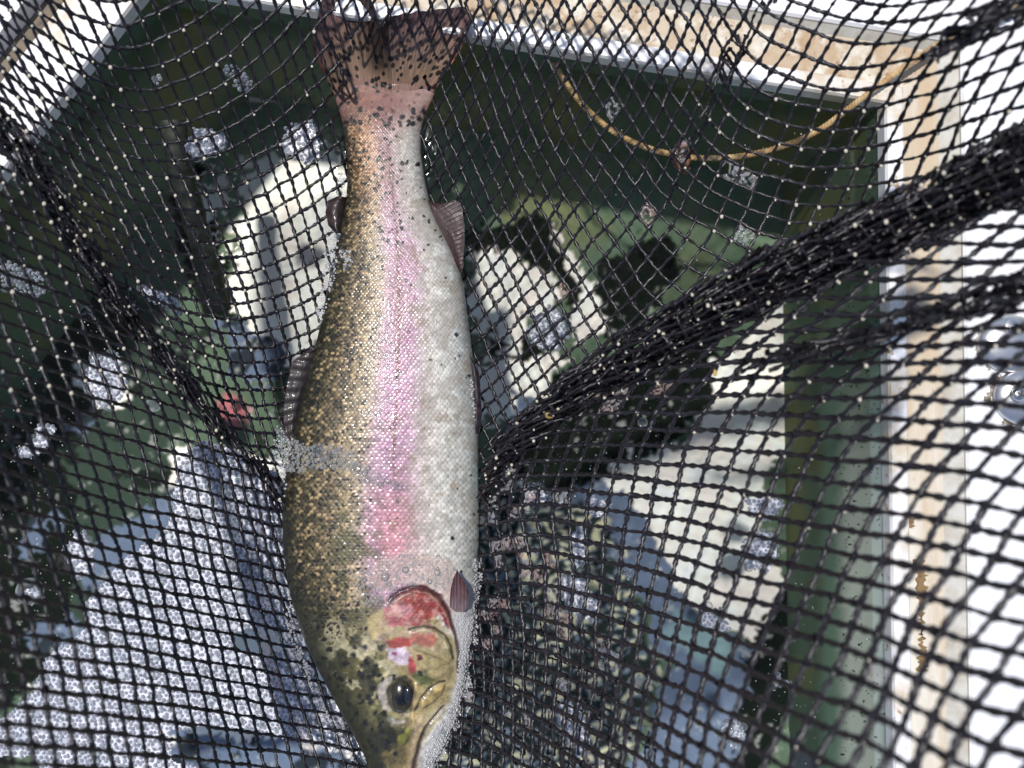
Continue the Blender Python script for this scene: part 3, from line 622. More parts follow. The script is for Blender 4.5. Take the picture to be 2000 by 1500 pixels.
def sheet(samples, zs, poly, rad=.00105, jit=.9, pearl=None, film=None, zj=.0006, cut=None, lam=.22, sd_=0, maxlen=120, prand=1.0, pr=.0011, keep=1.0, minlen=3):
    pts = [(a[0], a[1]) for a in samples]; vec = [((a[2], a[3]), (a[4], a[5])) for a in samples]
    G = lsq_grid(pts, vecs=vec, lam=lam); Zg = lsq_grid([(a[0], a[1]) for a in zs], vals=[a[2] for a in zs], lam=.05)
    x0 = max(GX0+5, min(p[0] for p in poly)); x1 = min(GX1-5, max(p[0] for p in poly)); y0 = max(GY0+5, min(p[1] for p in poly)); y1 = min(GY1-5, max(p[1] for p in poly))
    X_, Y_ = np.meshgrid(np.arange(x0, x1, 5.), np.arange(y0, y1, 5.)); X_ = X_.ravel(); Y_ = Y_.ravel()
    ok = inpoly(X_, Y_, poly); X_ = X_[ok]; Y_ = Y_[ok]
    uv = cub(G, X_, Y_); kI = np.round(uv).astype(int); d = ((uv-kI)**2).sum(1)
    key = kI[:, 0]*100003+kI[:, 1]; o_ = np.lexsort((d, key)); ks = key[o_]; first = np.r_[True, ks[1:] != ks[:-1]]; sel = o_[first]; sel = sel[d[sel] < .35]
    x = X_[sel].copy(); y = Y_[sel].copy(); tgt = kI[sel].astype(float)
    for _ in range(5):
        f = cub(G, x, y); e = 2.; fx = (cub(G, x+e, y)-f)/e; fy = (cub(G, x, y+e)-f)/e; rs_ = tgt-f
        det = fx[:, 0]*fy[:, 1]-fx[:, 1]*fy[:, 0]; det = np.where(np.abs(det) < 1e-6, 1e-6, det)
        dx = (rs_[:, 0]*fy[:, 1]-rs_[:, 1]*fy[:, 0])/det; dy = (fx[:, 0]*rs_[:, 1]-fx[:, 1]*rs_[:, 0])/det
        x += np.clip(dx, -10, 10); y += np.clip(dy, -10, 10)
    res = np.abs(cub(G, x, y)-tgt).max(1); good = (res < .1) & inpoly(x, y, poly); x = x[good]; y = y[good]; ki = kI[sel][good]
    ij = ki[:, 0]*.37+ki[:, 1]*.61
    r1 = np.random.RandomState(11+sd_); x += r1.randn(len(x))*jit; y += r1.randn(len(x))*jit
    z = cub(Zg, x, y)[:, 0]+r1.randn(len(x))*zj
    if cut: z = cut(x, y, z)
    Q = P(x, y, z); idx = {(int(a), int(b)): n for n, (a, b) in enumerate(ki)}
    E = []
    for (a, b), n in idx.items():
        for da, db in ((1, 0), (0, 1)):
            m2 = idx.get((a+da, b+db))
            if m2 is None: continue
            L = math.hypot(x[n]-x[m2], y[n]-y[m2])
            if L > maxlen or L < minlen: continue
            if keep < 1 and r1.rand() > keep: continue
            pr_, nx_ = idx.get((a-da, b-db)), idx.get((a+2*da, b+2*db))
            e = Q[m2]-Q[n]
            t0 = (Q[m2]-Q[pr_])/2 if pr_ is not None else e; t1 = (Q[nx_]-Q[n])/2 if nx_ is not None else e
            le = np.linalg.norm(e)
            for tt in (t0, t1):
                q_ = np.linalg.norm(tt)
                if q_ > 1.5*le: tt *= 1.5*le/q_
            E.append((Q[n], Q[m2], t0, t1))
    E = np.array(E); nE = len(E)
    rv = np.full(nE, rad)*(1+.12*r1.randn(nE).clip(-2, 2))
    E[:, 2:] += r1.randn(nE, 2, 3)*.0010
    tubes(E[:, 0], E[:, 1], E[:, 2], E[:, 3], rv)
    if pearl is not None:
        for n in range(len(x)):
            k = pearl(x[n], y[n])
            if k > 0 and r1.rand() < k*prand:
                KNOT.append((x[n]+2+r1.randn()*.6, y[n]+3.5+r1.randn()*.6, z[n]+.0010, pr*r1.uniform(.5, 1.2)))
    if film is not None:
        for (a, b), n in idx.items():
            c = [idx.get(k) for k in ((a, b), (a+1, b), (a+1, b+1), (a, b+1))]
            if None in c: continue
            k = film(x[n], y[n])
            if r1.rand() < k: FILM.append(Q[c])
    return
def under_fish(x, y, z):
    """inside the fish's outline the net runs beneath the body"""
    l = np.interp(y, YY, LL); r = np.interp(y, YY, RR); w = np.abs((x-(l+r)/2)/((r-l)/2)); b = bthick(np.clip(y, 120, 1562))
    ins = (w < 1) & (y > 165); zb = -.004-b*np.clip(1-w**2, 0, 1)**.5-.003
    return np.where(ins, zb, z)
FL = [(u, v) for u, v in zip(LL[::40], YY[::40])]
fishL = [(float(np.interp(y, YY, LL))+40, y) for y in range(140, 1560, 40)]; fishR = [(float(np.interp(y, YY, RR))-30, y) for y in range(140, 1560, 40)]
# left sheet: (x, y, along the steep strands dx, dy, along the festoons dx, dy)
SL = [(265,60,19,43,33,-12),(340,220,17,37,29,-10),(450,100,18,40,23,-21),(560,80,15,44,19,-26),(560,200,14,38,22,-21),(560,300,12,35,25,-16),(450,420,12,30,28,-5),(450,250,15,36,27,-15),(300,330,18,34,31,2),
 (200,230,21,41,37,18),(130,180,20,38,40,24),(60,120,24,50,42,30),(100,30,24,52,42,26),(180,60,21,46,38,14),(20,30,26,52,44,34),(350,40,19,44,30,-16),(640,60,13,42,20,-24),(640,180,12,34,22,-18),
 (150,370,23,37,34,17),(250,440,21,36,33,14),(330,500,16,32,30,8),(60,260,20,36,28,20),(50,310,20,34,14,14),(110,400,19,33,14,15),(170,500,18,33,13,14),(235,590,17,31,12,14),(300,665,17,28,12,13),(360,740,17,28,12,12),(430,830,16,27,11,10),(500,900,13,28,12,8),
 (10,420,18,37,44,20),(60,470,16,37,44,18),(100,580,14,37,47,17),(50,650,15,38,48,15),(200,700,15,36,43,12),(150,800,11,37,40,12),(270,820,10,36,38,11),(350,850,7,34,32,10),(60,900,15,37,38,12),(40,780,15,38,44,14),(220,950,10,36,36,11),
 (400,940,5,31,28,9),(480,1000,6,30,23,8),(530,1050,7,29,20,7),(100,1100,12,37,38,8),(300,1150,9,32,30,6),(500,1150,8,30,24,6),(30,1250,10,38,42,6),(200,1250,8,34,36,5),(400,1280,7,32,32,5),(560,1270,8,30,25,5),(300,1380,5,35,36,5),(60,1430,4,38,44,4),(560,1400,10,31,27,5),(680,1500,10,32,26,6),(430,1470,6,34,33,5),
 (500,560,9,28,26,-6),(400,600,12,28,28,4),(600,470,9,30,23,-13),(620,580,8,28,22,-13),(560,690,7,27,23,-9),(480,740,7,27,25,1),(420,690,10,27,24,8),(540,800,7,27,20,-2),(340,600,15,30,26,10),(640,330,10,33,23,-17)]
ZL = [(0,0,.13),(300,0,.09),(600,0,.055),(60,300,.12),(200,250,.07),(450,200,.04),(620,300,.012),(640,150,.03),(300,500,.06),(450,500,.02),(600,500,-.002),(540,700,-.004),(450,800,.012),(235,590,.075),(110,400,.11),(360,740,.05),(430,830,.028),(500,900,.010),
 (100,580,.12),(0,650,.16),(150,800,.13),(350,850,.05),(0,900,.20),(300,1000,.09),(450,1000,.03),(540,1000,.0),(545,1200,.0),(0,1200,.24),(300,1200,.11),(500,1250,.02),(600,1350,.0),(0,1500,.28),(300,1450,.15),(500,1480,.05),(690,1480,.0),(700,700,-.03),(700,1200,-.03),(760,1600,0)]
polyL = [(-150,-150),(668,-150),(666,40),(664,130)]+[(x, y) for x, y in fishL]+[(760,1600),(-150,1600)]
def filmL(x, y):
    d = float(np.interp(y, YY, LL))-x
    if y > 1000 and 0 < d < 130: return .3
    if y > 850 and 0 < d < 60: return .4
    return .003
sheet(SL, ZL, polyL, rad=.00094, pearl=lambda x, y: 1. if (y < 800 and x < 480-.1*y and y > 0) else .25 if y < 700 and x < 620 else 0, film=filmL, cut=under_fish, prand=.62)
# the gathered fold on the left, doubled and tripled
foldL = [(-40,190),(43,300),(100,385),(150,470),(217,570),(267,640),(317,695),(360,745),(410,810),(455,868),(520,930),(556,1000)]
def band(line, w0, w1, side=(1, -1)):
    a = np.array(line, float); d = np.gradient(a, axis=0); d /= np.linalg.norm(d, axis=1, keepdims=True); n = np.stack([-d[:, 1], d[:, 0]], -1)
    w = np.linspace(w0, w1, len(a))[:, None]
    return [tuple(p) for p in a+n*w*side[0]]+[tuple(p) for p in (a+n*w*side[1])[::-1]]
for k, dz in ((0, .005),):
    sm_ = [(x, y, 16+k*3, 27+2*k, 13-2*k, 15-5*k) for x, y in foldL]
    sheet(sm_, [(x, y, float(np.interp(x, [-40, 235, 430, 556], [.13, .08, .032, .0]))+dz) for x, y in foldL], band(foldL, 26, 12), rad=.0008, jit=2.5, zj=.003, sd_=20+k, pearl=lambda x, y: .10, keep=.75, lam=.3)
# top sheet passing over the tail
ST = [(660,60,12,42,19,-24),(700,20,12,38,18,-26),(760,30,12,34,16,-26),(820,40,12,32,15,-27),(880,60,12,32,14,-26),(760,100,12,34,17,-26),(840,110,12,32,15,-26),(930,60,13,32,14,-26)]
sheet([a[:2]+tuple(1.2*q for q in a[2:]) for a in ST], [(650,0,.05),(930,0,.055),(650,120,.03),(930,120,.032),(780,60,.034),(700,130,.012),(850,130,.012),(780,-100,.07)], [(655,-150),(925,-150),(918,60),(880,110),(800,92),(740,128),(700,104),(665,100),(652,60)], rad=.0008, sd_=3)
# right upper sheet: p along the falling strands, q along the crossing ones
SR1 = [(1050,50,15,32,15,-27),(950,60,13,32,14,-27),(850,230,12,30,15,-26),(900,330,13,27,17,-25),(1070,230,10,32,19,-29),(960,200,11,31,17,-28),(1200,250,17,28,26,-27),(1150,400,19,28,24,-29),(1000,400,14,27,18,-26),(1000,560,12,26,21,-20),(1100,600,13,27,22,-20),(1100,480,16,30,20,-26),
 (960,700,10,25,19,-18),(1000,800,12,24,18,-16),(1200,560,14,30,20,-22),(1250,450,20,25,18,-30),(1350,420,32,17,13,-33),(1440,440,35,15,15,-32),(1300,130,17,30,26,-26),(1200,100,16,30,22,-27),(1420,60,20,35,22,-27),(1420,170,17,28,14,-28),(1370,260,18,24,12,-27),(1310,360,20,22,12,-28),(1500,60,35,21,18,-40),
 (1640,60,43,13,26,-42),(1720,60,44,3,28,-40),(1600,200,45,9,15,-40),(1500,230,38,18,13,-38),(1583,267,45,5,15,-38),(1560,380,43,7,13,-37),(1700,200,45,-9,18,-42),(1800,150,50,-14,24,-45),(1900,120,50,-18,28,-48),(1950,50,54,-22,30,-40),(1800,280,48,-12,20,-45),(1650,380,42,-2,14,-38),(1750,10,46,-4,28,-30),(1950,200,50,-15,28,-48),(1450,340,36,15,13,-34),(1550,450,40,4,13,-35)]
ZR1 = [(950,-50,.06),(950,60,.045),(860,200,.012),(840,300,.0),(920,500,-.006),(940,700,-.008),(1000,800,.0),(1100,100,.06),(1100,300,.04),(1100,500,.018),(1100,700,.02),(1300,100,.08),(1300,400,.05),(1250,600,.04),(1420,150,.08),(1500,50,.11),(1500,300,.07),(1600,400,.08),(1700,0,.15),(1700,200,.12),(1900,0,.22),(1950,200,.19),(1800,350,.13),(2050,200,.2),(800,400,-.02),(850,900,-.02)]
foldR = [(938,985),(946,930),(965,885),(1010,830),(1080,765),(1150,715),(1230,665),(1310,612),(1400,555),(1500,505),(1600,462),(1700,420),(1800,375),(1900,325),(2000,275),(2120,215)]
polyR1 = [(905,-150),(2150,-150),(2150,240)]+[(x, y+10) for x, y in foldR[::-1]]+[(x, y) for x, y in fishR[::-1] if 130 < y < 960]+[(860,150),(905,60)]
def filmR1(x, y):
    if 940 < x < 1120 and 400 < y < 860: return .06
    if 1050 < x < 1350 and 180 < y < 560: return .02
    if 1400 < x < 1530 and 300 < y < 480: return .10
    return .002
sheet(SR1, ZR1, polyR1, rad=.00092, sd_=4, cut=under_fish, film=filmR1, pearl=lambda x, y: (1. if x > 1480 and y > 190 else .5 if x > 1330 and y > 180 else .0))
# right lower sheet
SR2 = [(1640,560,64,3,-42,36),(1600,720,60,2,-42,34),(1600,830,57,5,-32,35),(1600,900,54,8,-22,41),(1600,960,50,9,-22,42),(1560,1000,47,10,-20,42),(1800,800,56,8,-38,40),(1800,930,58,11,-38,45),(1950,950,61,17,-43,48),(1900,480,74,2,-42,34),(1900,640,70,-4,-46,32),(1750,650,66,-2,-44,32),
 (1500,640,52,-3,-34,30),(1500,720,49,0,-28,32),(1470,800,43,2,-19,37),(1450,900,43,5,-15,38),(1300,720,42,0,-25,29),(1400,650,46,-4,-30,26),(1250,780,38,0,-20,29),(1300,850,40,1,-11,32),(1200,850,36,0,-9,30),(1250,950,41,3,-3,32),(1350,950,42,4,-9,34),(1100,900,32,-1,-7,29),(1030,900,26,-6,-12,26),(980,960,22,-8,-6,28),(1000,1060,24,-4,8,30),(960,1060,20,-5,7,30),
 (1100,1000,31,1,2,31),(1100,1100,27,7,6,33),(1180,1050,34,4,0,33),(1250,1080,36,6,-7,33),(1350,1050,38,7,-13,34),(1400,1200,41,12,-14,34),(1250,1200,33,10,-9,34),(1100,1250,24,10,2,33),(1000,1200,19,6,5,29),(960,1300,16,6,3,29),(1000,1400,20,12,1,32),(1150,1400,25,15,-8,36),(1300,1350,34,15,-12,38),(1450,1400,46,17,-18,42),
 (1500,1080,45,10,-16,38),(1600,1150,49,12,-19,41),(1600,1300,55,15,-26,47),(1750,1150,57,14,-30,46),(1850,1150,61,16,-38,50),(1950,1400,78,23,-44,58),(1650,1470,60,21,-30,54),(1950,1200,68,18,-44,54),(1500,1250,48,13,-18,42)]
ZR2 = [(940,1000,.012),(950,900,.02),(935,1200,.0),(905,1350,.0),(860,1500,.0),(1080,780,.06),(1230,680,.09),(1400,570,.12),(1600,470,.15),(1800,390,.18),(2050,280,.22),(1100,900,.05),(1000,1050,.025),(1100,1200,.06),(1100,1450,.09),(1300,900,.10),(1300,1200,.13),(1300,1480,.19),(1500,700,.14),(1500,1000,.16),(1500,1300,.22),(1700,700,.19),(1700,1000,.22),(1700,1300,.27),(1950,700,.24),(1950,1000,.27),(1950,1300,.31),(1950,1500,.33),(1650,1500,.29),(800,1300,-.03),(1000,1550,.06)]
polyR2 = [(x, y-8) for x, y in foldR]+[(2150,1650),(800,1650)]+[(x, y) for x, y in fishR[::-1] if y > 985]
def filmR2(x, y):
    if x < 1010 and y < 1010: return .45
    if 1100 < x < 1330 and 640 < y < 800: return .10
    if x < 1090 and 940 < y < 1260: return .34
    if x < 1250 and y > 1150: return .10
    return .003
def pearlR2(x, y):
    if x > 1420 and 540 < y < 1050 and x < 1740: return .9
    if x > 1200 and y > 620 and y < 860: return .7
    if x > 1480 and y > 1200 and x < 1720: return .8
    return 0
sheet(SR2, ZR2, polyR2, rad=.00120, sd_=5, cut=under_fish, film=filmR2, pearl=pearlR2, maxlen=150)
# gathered fold on the right: several crumpled layers that follow the ridge
for k in range(3):
    fr_ = [(x, y) for x, y in foldR]
    s_ = [(x, y, 27+.012*(x-900)+4*k, (-19, -13, -17, -21, -10)[k]-.004*(x-900), (-13, 9, -19, 4, -8)[k], (13, 15, 11, 16, 18)[k]) for x, y in fr_]
    off_ = (10, 34, 56, 20, 78)[k]
    ln_ = [(x+off_*.25, y+off_*min(1, .25+(x-938)/500)) for x, y in foldR]
    sheet([(a[0], a[1]+off_*.6)+a[2:] for a in s_], [(x, y, float(np.interp(x, [938, 1080, 1230, 1400, 1600, 1800, 2050], [.014, .062, .092, .122, .152, .182, .222]))+(.006, .012, 0, .016, .004)[k]) for x, y in ln_],
          band(ln_, (12, 15, 16, 10, 14)[k], (46, 48, 50, 34, 44)[k]), rad=(.0009, .0008, .0009, .0010, .0009)[k], jit=3.0, zj=.004, sd_=30+k, keep=.74, pearl=lambda x, y: .16, lam=.3)
# second, thinner gather
g2 = [(1420,730),(1500,705),(1600,685),(1700,655),(1800,620),(1900,592),(2000,560),(2100,520)]
for k in range(3):
    sheet([(x, y, 36+6*k, -11-3*k, -12+7*k, 10+k) for x, y in g2], [(x, y, float(np.interp(x, [1420, 2100], [.15, .26]))+.006*k) for x, y in g2], band(g2, 8+5*k, 26+6*k), rad=.0009, jit=3, zj=.004, sd_=40+k, keep=.42, lam=.3)
g3 = [(1515,-40),(1480,30),(1440,100),(1400,165),(1365,230),(1335,290),(1310,350),(1295,420)]
for k in range(2):
    sheet([(x, y, 15+4*k, 24-6*k, 9, -22) for x, y in g3], [(x, y, float(np.interp(y, [-40, 420], [.11, .05]))+.006*k) for x, y in g3], band(g3, 24, 10), rad=.0007, jit=2.5, zj=.003, sd_=50+k, keep=.55, lam=.3)
g4 = [(1800,120),(1860,80),(1920,45),(1980,15),(2060,-20)]
sheet([(x, y, 42, -22, -8, 12) for x, y in g4], [(x, y, .20) for x, y in g4], band(g4, 10, 34), rad=.0011, jit=4, zj=.004, sd_=55, lam=.3)
# second layer of netting behind, beside the head
g5 = [(955,1130),(960,1240),(985,1340),(1000,1440),(1010,1560)]
for k in range(1):
    sheet([(a[0]+8, a[1]+9, a[2]*.72, a[3]*.8+2*k, a[4]-2*k, a[5]*.75) for a in SR2 if a[1] > 950 and a[0] < 1400], [(a[0], a[1], a[2]*.8-.004-.004*k) for a in ZR2], [(925,1080),(1010,1150),(1120,1240),(1200,1330),(1290,1450),(1330,1620),(800,1620),(850,1500),(905,1320)], rad=.00055, jit=1.6, zj=.002, keep=.6, sd_=60+k, cut=under_fish)

net = empty('landing_net', (0, 0, -.02))
tag(net, 'black knotted landing net gathered around the trout', 'net')
m_net = mat('black_twine', (.007,.006,.009), .34, spec=.5, noise=[(400, (.022,.016,.020), .45, .7, ONE)], bump=(1500, .4, .0004))
mesh_obj('netting', np.concatenate(NETV), np.concatenate(NETF), m_net, net)
# instanced little shapes, merged in one mesh
def blobs(centres, radii, nu=10, nv=7, sq=(1, 1, 1), jitter=0):
    T_, F_ = sphere((0, 0, 0), 1, 1, 1, nu, nv); c = np.asarray(centres); r_ = np.asarray(radii)
    sc = np.asarray(sq)*r_[:, None] if np.ndim(sq) == 1 else np.asarray(sq)*r_[:, None]
    V = c[:, None]+T_[None]*sc[:, None]
    if jitter: V = V+rng.randn(*V.shape)*jitter
    return V.reshape(-1, 3), (F_[None]+(np.arange(len(c))*len(T_))[:, None, None]).reshape(-1, 4)
kn = np.array(KNOT); kc = P(kn[:, 0], kn[:, 1], kn[:, 2])
V, F = blobs(kc, kn[:, 3], 10, 7, (.85, 1.0, .8))
k_ = mesh_obj('knot_glint', V, F, mat('pale_glint', (.50,.46,.37), .35, coat=.5), net); k_['kind'] = 'stuff'  # pale blobs standing in for wet glints at the knots
# water films in the meshes
mf = bpy.data.materials.new('water_film'); mf.use_nodes = True; t = mf.node_tree; t.nodes.clear()
out = t.nodes.new('ShaderNodeOutputMaterial'); mx = t.nodes.new('ShaderNodeMixShader'); tr = t.nodes.new('ShaderNodeBsdfTransparent'); pb = t.nodes.new('ShaderNodeBsdfPrincipled')
tc = t.nodes.new('ShaderNodeTexCoord'); n1 = t.nodes.new('ShaderNodeTexNoise'); n1.inputs['Scale'].default_value = 130; n1.inputs['Detail'].default_value = 2; n1.inputs['Distortion'].default_value = 3
n2 = t.nodes.new('ShaderNodeTexNoise'); n2.inputs['Scale'].default_value = 22
cr = t.nodes.new('ShaderNodeMix'); cr.data_type = 'RGBA'; cr.inputs[6].default_value = (.50,.50,.54,1); cr.inputs[7].default_value = (.55,.36,.33,1)  # whitish gleam and the trout's pink reflection put into the film colour
mr = t.nodes.new('ShaderNodeMapRange'); mr.inputs[1].default_value = .42; mr.inputs[2].default_value = .62; mr.inputs[4].default_value = .45
mr2 = t.nodes.new('ShaderNodeMapRange'); mr2.inputs[1].default_value = .45; mr2.inputs[2].default_value = .6
t.links.new(tc.outputs['Object'], n1.inputs[0]); t.links.new(tc.outputs['Object'], n2.inputs[0]); t.links.new(n1.outputs[0], mr.inputs[0]); t.links.new(n2.outputs[0], mr2.inputs[0]); t.links.new(mr2.outputs[0], cr.inputs[0])
pb.inputs['Roughness'].default_value = .1; t.links.new(cr.outputs[2], pb.inputs['Base Color'])
bp = t.nodes.new('ShaderNodeBump'); bp.inputs['Strength'].default_value = .8; bp.inputs['Distance'].default_value = .002; t.links.new(n1.outputs[0], bp.inputs['Height']); t.links.new(bp.outputs[0], pb.inputs['Normal'])
t.links.new(mr.outputs[0], mx.inputs[0]); t.links.new(tr.outputs[0], mx.inputs[1]); t.links.new(pb.outputs[0], mx.inputs[2]); t.links.new(mx.outputs[0], out.inputs[0])
FV = np.array(FILM).reshape(-1, 3)
f_ = mesh_obj('water_film', FV, np.arange(len(FV)).reshape(-1, 4), mf, net, smooth=False); f_['kind'] = 'stuff'

# ---------------------------------------------------------------- foam
def bubble_mat(name, col, rim, alpha_c, alpha_r, rough=.08, coat=1):
    m = bpy.data.materials.new(name); m.use_nodes = True; t = m.node_tree; t.nodes.clear()
    out = t.nodes.new('ShaderNodeOutputMaterial'); mx = t.nodes.new('ShaderNodeMixShader'); tr = t.nodes.new('ShaderNodeBsdfTransparent'); pb = t.nodes.new('ShaderNodeBsdfPrincipled')
    lw = t.nodes.new('ShaderNodeLayerWeight'); lw.inputs[0].default_value = .35
    cm = t.nodes.new('ShaderNodeMix'); cm.data_type = 'RGBA'; cm.inputs[6].default_value = (*col, 1); cm.inputs[7].default_value = (*rim, 1); sq = t.nodes.new('ShaderNodeMapRange'); sq.inputs[1].default_value = .12; sq.inputs[2].default_value = .6; t.links.new(lw.outputs['Facing'], sq.inputs[0]); t.links.new(sq.outputs[0], cm.inputs[0]); t.links.new(cm.outputs[2], pb.inputs['Base Color'])
    r = t.nodes.new('ShaderNodeMapRange'); r.inputs[3].default_value = alpha_c; r.inputs[4].default_value = alpha_r; t.links.new(lw.outputs['Facing'], r.inputs[0]); t.links.new(r.outputs[0], mx.inputs[0])
    pb.inputs['Roughness'].default_value = rough; pb.inputs['Specular IOR Level'].default_value = .9; pb.inputs['Coat Weight'].default_value = coat
    t.links.new(tr.outputs[0], mx.inputs[1]); t.links.new(pb.outputs[0], mx.inputs[2]); t.links.new(mx.outputs[0], out.inputs[0]); return m
m_foam = bubble_mat('foam_bubbles', (.20,.22,.27), (.74,.74,.82), .55, .95)
m_big = bubble_mat('large_bubble', (.25,.29,.33), (.10,.13,.15), .10, .85)
m_foam_w = bubble_mat('white_froth_bubbles', (.56,.56,.58), (.95,.95,.97), .45, .95)
m_clear = bubble_mat('clear_bubbles', (.42,.42,.42), (.80,.80,.82), .18, .9)
def foam_mesh(polys, z, pitch, rlo, rhi, seed, holes=(), dens=1.0, big=0.02, zf=None, warp=10):
    r_ = np.random.RandomState(seed); C_ = []; Rr = []
    x0 = min(p[0] for q in polys for p in q); x1 = max(p[0] for q in polys for p in q); y0 = min(p[1] for q in polys for p in q); y1 = max(p[1] for q in polys for p in q)
    X_, Y_ = np.meshgrid(np.arange(x0-5, x1+5, pitch), np.arange(y0-5, y1+5, pitch*.87)); X_[1::2] += pitch/2
    X_ = X_.ravel()+r_.randn(X_.size)*pitch*.16; Y_ = Y_.ravel()+r_.randn(Y_.size)*pitch*.16
    wx_ = X_+warp*2*(fbm(X_, Y_, 30, 3, seed)-.5); wy_ = Y_+warp*2*(fbm(X_, Y_, 30, 3, seed+1)-.5)
    ok = np.zeros(X_.shape, bool)
    for q in polys: ok |= inpoly(wx_, wy_, q)
    for q in holes: ok &= ~inpoly(wx_, wy_, q)
    ok &= r_.rand(len(X_)) < dens; X_ = X_[ok]; Y_ = Y_[ok]
    Rr = pitch*.52*r_.uniform(rlo, rhi, len(X_))
    bm = r_.rand(len(X_)) < big; Rr = np.where(bm, Rr*r_.uniform(1.7, 2.6, len(X_)), Rr)
    zz_ = zf(X_, Y_) if zf is not None else np.full(X_.shape, z)
    rw = Rr/3000*(H-zz_)/H
    return P(X_, Y_, zz_), rw, bm
def foam_obj(name, polys, z, pitch=6.5, rlo=.7, rhi=1.2, seed=1, fm=None, **kw):
    c, rw, bm = foam_mesh(polys, z, pitch, rlo, rhi, seed, **kw)
    V1, F1 = blobs(c[~bm], rw[~bm], 9, 6, (1, 1, .8)); o = mesh_obj(name, V1, F1, fm or m_foam)
    if bm.any():
        V2, F2 = blobs(c[bm]+np.array([0, 0, .0004]), rw[bm], 18, 12, (1, 1, .8)); b_ = mesh_obj('large_bubble', V2, F2, m_big); b_.parent = o
        if bm.sum() > 1: b_['kind'] = 'stuff'
    return o
def base_sheet(parent, polys, z, seed, holes=(), warp=10):
    """thin wet froth the bubbles sit on"""
    x0 = min(p[0] for q in polys for p in q)-20; x1 = max(p[0] for q in polys for p in q)+20; y0 = min(p[1] for q in polys for p in q)-20; y1 = max(p[1] for q in polys for p in q)+20
    X_, Y_ = np.meshgrid(np.arange(x0, x1, 3.), np.arange(y0, y1, 3.)); wx_ = X_+warp*2*(fbm(X_, Y_, 30, 3, seed)-.5); wy_ = Y_+warp*2*(fbm(X_, Y_, 30, 3, seed+1)-.5)
    ok = np.zeros(X_.shape, bool)
    for q in polys: ok |= inpoly(wx_, wy_, q)
    for q in holes: ok &= ~inpoly(wx_, wy_, q)
    F = gridfaces(*X_.shape)[:, ::-1]; F = F[ok.ravel()[F].all(1)]
    us, inv = np.unique(F, return_inverse=True)
    V = P(X_.ravel()[us], Y_.ravel()[us], z)
    mesh_obj('froth', V, inv.reshape(-1, 4), m_froth, parent)
m_froth = mat('froth', (.62,.62,.67), .3, coat=.4, noise=[(70, (.44,.46,.52), .42, .62, ONE)], bump=(900, .6, .0008))
F1 = [[(345,890),(400,860),(500,900),(570,940),(570,1100),(610,1300),(700,1440),(730,1520),(-80,1560),(-40,1430),(70,1350),(90,1290),(165,1230),(160,1190),(240,1090),(330,1030),(340,960)]]
H1 = [[(330,1425),(420,1420),(560,1440),(690,1465),(740,1530),(470,1540),(340,1480)], [(450,1235),(530,1225),(560,1260),(500,1285),(460,1270)], [(-90,1480),(60,1475),(90,1540),(-90,1560)]]
raft = foam_obj('foam_raft', F1, ZW+.0006, 9.2, .70, 1.0, 101, holes=H1, big=.09)
tag(raft, 'large raft of white bubbly foam on the water left of the trout', 'foam', kind='stuff'); base_sheet(raft, F1, ZW+.0004, 101, H1)
def ell(cx, cy, rx, ry, rot=0, n=16): return [(cx+rx*math.cos(a)*math.cos(rot)-ry*math.sin(a)*math.sin(rot), cy+rx*math.cos(a)*math.sin(rot)+ry*math.sin(a)*math.cos(rot)) for a in np.arange(n)*2*math.pi/n]
CL = [(400,283,46,32,0,'small pale foam patch over the dark submerged post, left of the tail'),(592,282,42,48,0,'round pale foam patch under the net just left of the tail stem'),(312,152,16,14,0,'tiny faint foam fleck near the upper left corner of the tank'),
 (465,150,32,20,.5,'thin faint foam fleck in green water left of the tail fin'),(40,545,62,30,.4,'faint foam patch under the netting at the left edge, above the dark water'),(318,590,46,16,.6,'foam patch behind the gathered left fold of netting'),(205,745,42,58,0,'foam patch wrapped round a large bubble below the left fold'),
 (75,865,52,18,-.7,'slanting foam streak on dark water at the left edge'),(158,1085,34,58,.1,'upright foam patch beside the blue patch, left of the raft'),(1490,985,38,32,0,'upper foam cluster at the right end of the pale floor'),(1482,1075,42,40,.5,'wider foam cluster just below the upper one beside the pale floor'),
 (1128,1165,38,52,-.3,'foam patch in marbled water between the trout belly and pale floor'),(1045,968,36,26,0,'foam patch just right of the pink edge of the netting'),(1170,990,28,22,0,'small foam patch below the dark water right of the trout'),(1130,1065,16,44,0,'narrow upright foam streak right of the trout belly'),
 (1120,1425,30,55,-.2,'foam streak at the bottom edge right of the trout head'),(1432,1432,20,28,0,'little foam clump at the bottom beside black water'),(1525,1330,16,16,.5,'tiny foam clump on black water at the lower right'),(1075,640,42,44,0,'foam clump round a big bubble right of the trout'),
 (1392,1212,34,32,0,'ring of foam round the large single bubble on the right'),(1190,1290,18,26,0,'small foam fleck in the marbled water'),(60,1160,24,18,0,'small foam clump in a bubble at the lower left edge'),(1225,1120,10,14,0,'tiny foam fleck on the blue patch at right'),(430,960,6,6,0,None)]
for n_, (x, y, rx, ry, rot, lb) in enumerate(CL):
    if lb is None: continue
    o = foam_obj('foam_patch', [ell(x, y, rx, ry, rot)], ZW+.0006, 8.6, .6, 1.1, 200+n_, big=.12, warp=16)
    tag(o, lb, 'foam', 'foam patches on the water')
    if 'faint' not in lb and 'fleck' not in lb: base_sheet(o, [ell(x, y, rx*.92, ry*.92, rot)], ZW+.0004, 200+n_, warp=16)
